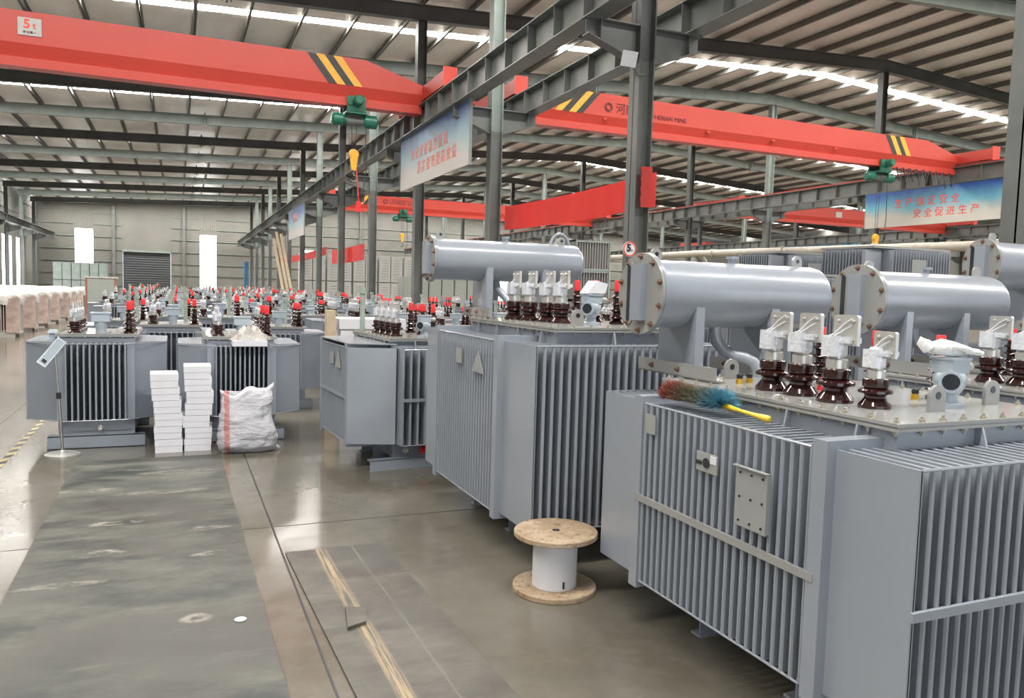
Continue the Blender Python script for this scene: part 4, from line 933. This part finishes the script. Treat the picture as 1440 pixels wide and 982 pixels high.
# floor sign stand
r = empty('sign_stand', (-1.03, 8.54, 0), 'chrome pole stand with tilted sign head on a round base', 'sign stand')
b = MB(); b.lathe([(.155, 0), (.155, .012), (.13, .022), (.03, .035), (.018, .05)], (-1.03, 8.54, 0), 'z', 32); b.build('base', 'alu', r)
b = MB(); b.tube([(-1.03, 8.54, .03), (-1.055, 8.54, .55)], .014, 12); b.build('lower_pole', 'chrome', r)
MB().tube([(-1.055, 8.54, .55), (-1.058, 8.54, .61)], .022, 12).build('clamp_collar', 'black', r)
MB().tube([(-1.055, 8.54, .58), (-1.08, 8.54, .96)], .009, 12).build('upper_pole', 'chrome', r)
o = MB().box(-.045, .045, -.012, .012, -.15, .15).build('sign_frame', 'chrome', r, origin=(0, 0, 0), smooth=False)
for v in o.data.vertices: v.co += wloc(r)
o.location = Vector((-1.11, 8.53, 1.0)) - wloc(r); o.rotation_euler = (R(-10), R(38), R(8))
q = MB(); q.box(-.034, .034, -.015, -.011, -.135, .135); q2 = q.build('sign_glass', 'gauge', r, origin=(0, 0, 0), smooth=False)
for v in q2.data.vertices: v.co += wloc(r)
q2.location = o.location; q2.rotation_euler = o.rotation_euler
q3 = MB(); q3.box(-.02, .02, -.018, -.0145, -.12, -.09); q3 = q3.build('sign_mark', 'black', r, origin=(0, 0, 0), smooth=False)
for v in q3.data.vertices: v.co += wloc(r)
q3.location = o.location; q3.rotation_euler = o.rotation_euler
# white card boxes
def box_(x0, x1, y0, z0, z1, label, dx=0, rz=0):
    cx_, cy_ = (x0 + x1) / 2, y0 + .17
    r = empty('cardboard_box', (cx_, cy_, z0), label, 'box', 'white boxes stacked in front of the transformers')
    w_, h = (x1 - x0) / 2, z1 - z0
    def L(b, n, m): 
        b.v = [(p[0] + cx_, p[1] + cy_, p[2] + z0) for p in b.v]; return b.build(n, m, r, smooth=False)
    L(MB().box(-w_, w_, -.17, .17, 0, h * .62), 'tray', 'white'); L(MB().box(-w_ - .003, w_ + .003, -.173, .173, h * .5, h - .002), 'box_lid', 'white')
    r.rotation_euler = (0, 0, R(rz)); return r
zs = [0, .137, .265, .397, .525, .652, .793]; sx = [-.215, -.22, -.22, -.222, -.245, -.255]
pl = ['bottom', 'second from the bottom', 'third from the bottom', 'fourth from the bottom', 'second from the top', 'topmost']
for i in range(6): box_(sx[i], sx[i] + .25, 8.38, zs[i], zs[i + 1] - .002, f'white cardboard box in the left stack of six, {pl[i]}', rz=random.uniform(-3, 3))
zs = [0, .128, .241, .364, .482, .61, .733, .866]; sx = [.062, .068, .045, .07, .075, .065, .055]
pl = ['bottom', 'second from the bottom', 'third from the bottom', 'middle one', 'third from the top', 'second from the top', 'topmost']
for i in range(7): box_(sx[i], sx[i] + .25, 8.40, zs[i], zs[i + 1] - .002, f'white cardboard box in the right stack beside the sack, {pl[i]}', rz=random.uniform(-4, 5))
# sack
b = MB(); n = 56; rs = []
cx_, cy_ = .65, 8.26
from mathutils import noise as mn
for k in range(37):
    t = k / 36; z = .62 * t
    w_ = .275 - .035 * t + .015 * math.sin(t * 7); d_ = .17 * math.sqrt(max(.0, 1 - t ** 2.6)) * (.8 + .2 * math.sin(math.pi * min(1, t * 1.4))) + .01
    if t < .1: d_ *= .55 + t * 4.5; w_ *= .9 + t
    cxk = cx_ - .012 * t + .01 * math.sin(t * 9)
    q = []
    for i in range(n):
        a = 2 * math.pi * i / n; ca, sa = math.cos(a), math.sin(a)
        ux = math.copysign(abs(ca) ** .75, ca) * w_; uy = math.copysign(abs(sa) ** .85, sa) * d_
        P = Vector((ux * 5, uy * 5, z * 6))
        fold = abs(mn.noise(Vector((ux * 9 + z * 7, uy * 6, z * 14 - ux * 8)))) * .05 + abs(mn.noise(Vector((ux * 22 - z * 12, uy * 14 + 5, z * 30)))) * .022 + mn.noise(P) * .03
        nrm = Vector((ca, sa, 0))
        top = (.045 * (ux / w_) + .03 * math.sin(ux * 21 + 1) + .03 * (abs(ux) / w_) ** 3) * max(0, t - .55) / .45
        q.append((cxk + ux + nrm.x * fold * .5, cy_ + uy + nrm.y * fold + .05 * t, max(.002, z + top + fold * .15)))
    rs.append(q)
b.ring(rs); s_ = b.build('woven_sack', 'sack', ang=80, origin=(cx_, cy_, 0)); tag(s_, 'full white woven sack with a red stripe leaning before the transformer', 'sack')
MB().tube([(.895, 8.27, .02), (.94, 8.26, .035), (.965, 8.25, .02)], [.02, .02, .012], 8).build('tied_corner', 'sack', s_)
# paper bundle on T4b
r = empty('paper_pile', (.68, 8.8, 1.042), 'crumpled white plastic sheet on a flat box, lying on the transformer behind the sack', 'packaging')
MB().box(.53, .88, 8.66, 8.965, 1.042, 1.10).build('flat_box', 'white', r, smooth=False)
b = MB(); rs = []
for k in range(6):
    t = k / 5; rs.append([(.72 + (.20 - .13 * t) * math.cos(a) * (1 + .2 * math.sin(a * 3 + k)), 8.81 + (.13 - .08 * t) * math.sin(a), 1.102 + .11 * t * (1 + .35 * math.sin(a * 4 + k * 2)) + (.01 if k else 0)) for a in [2 * math.pi * i / 26 for i in range(26)]])
b.ring(rs); b.build('crumpled_sheet', 'plastic', r, ang=25)
# glove on T1's relief valve
b = MB(); gx, gy, gz = 3.03, 2.30, 1.476
b.tube([(gx - .10, gy + .03, gz + .035), (gx - .05, gy + .01, gz + .04), (gx + .0, gy, gz + .032), (gx + .05, gy - .01, gz + .026)], [.022, .036, .034, .026], 14)
for i, dy in enumerate((-.03, -.012, .008, .026)): b.tube([(gx + .03, gy + dy - .01, gz + .028), (gx + .08, gy + dy * 1.3 - .02, gz + .024), (gx + .115 - abs(dy) * .5, gy + dy * 1.5 - .025, gz + .016)], [.014, .0135, .010], 10)
b.tube([(gx - .03, gy - .02, gz + .045), (gx + .01, gy - .05, gz + .04), (gx + .045, gy - .06, gz + .03)], [.014, .013, .01], 10)
b.tube([(gx - .10, gy + .03, gz + .035), (gx - .125, gy + .04, gz + .06), (gx - .12, gy + .035, gz + .075)], [.03, .026, .02], 12)
tag(b.build('work_glove', 'glove', ang=80), 'white knitted work glove lying on the valve box of the nearest transformer', 'glove')
tag(MB().prism([(2.555, 1.703), (2.69, 1.703), (2.71, 1.77), (2.62, 1.79)], 'y', 4.66, 4.78).build('folded_paper', 'white', smooth=False), 'folded white paper on the valve box of the tall transformer', 'paper')
# duster
r = empty('feather_duster', (2.28, 2.86, 1.17), 'multicoloured fibre duster with yellow handle lying on the nearest fins', 'duster')
P0, P1, P2 = Vector((2.23, 3.22, 1.215)), Vector((2.275, 2.84, 1.21)), Vector((2.30, 2.57, 1.19))
b = MB(); rnd = random.Random(3); L_ = (P1 - P0)
for i in range(9000):
    t = rnd.random(); c = P0 + L_ * t; a = rnd.uniform(0, 2 * math.pi); rr = (.072 + .010 * math.sin(t * 9)) * rnd.uniform(.75, 1.1) * (1 if t < .85 else 1.1)
    if t < .08: rr *= .6 + t * 5
    side = Vector((math.cos(a), rnd.uniform(-.7, .5) if t < .9 else rnd.uniform(-1.2, 0), abs(math.sin(a)) * .95 - .25 * (math.sin(a) < 0))).normalized()
    tip = c + side * rr; tip.z = max(tip.z, 1.168); w_ = Vector((rnd.uniform(-1, 1), rnd.uniform(-1, 1), rnd.uniform(-1, 1))).normalized() * .0026
    mid = c + side * rr * .55 + w_ * 2
    b.add([c + w_, c - w_, mid - w_, mid + w_, tip], [(0, 1, 2, 3), (3, 2, 4)])
o = b.build('fibres', 'duster', None, origin=((P0 + P1) / 2)); o['kind'] = 'stuff'
# orient the local x axis along the head so the colour bands follow it
ang_ = math.atan2(L_.y, L_.x); o.data.transform(Matrix.Rotation(-ang_, 4, 'Z')); o.rotation_euler = (0, 0, ang_); o.parent = r; o.location = (P0 + P1) / 2 - wloc(r)
MB().tube([P1 + Vector((0, .03, 0)), P1, P1 + (P2 - P1) * .15, P1 + (P2 - P1) * .4, P1 + (P2 - P1) * .7, P1 + (P2 - P1) * .9, P2, P2 + (P2 - P1) * .03], [.008, .014, .013, .008, .010, .015, .016, .009], 14).build('handle', 'handle', r)
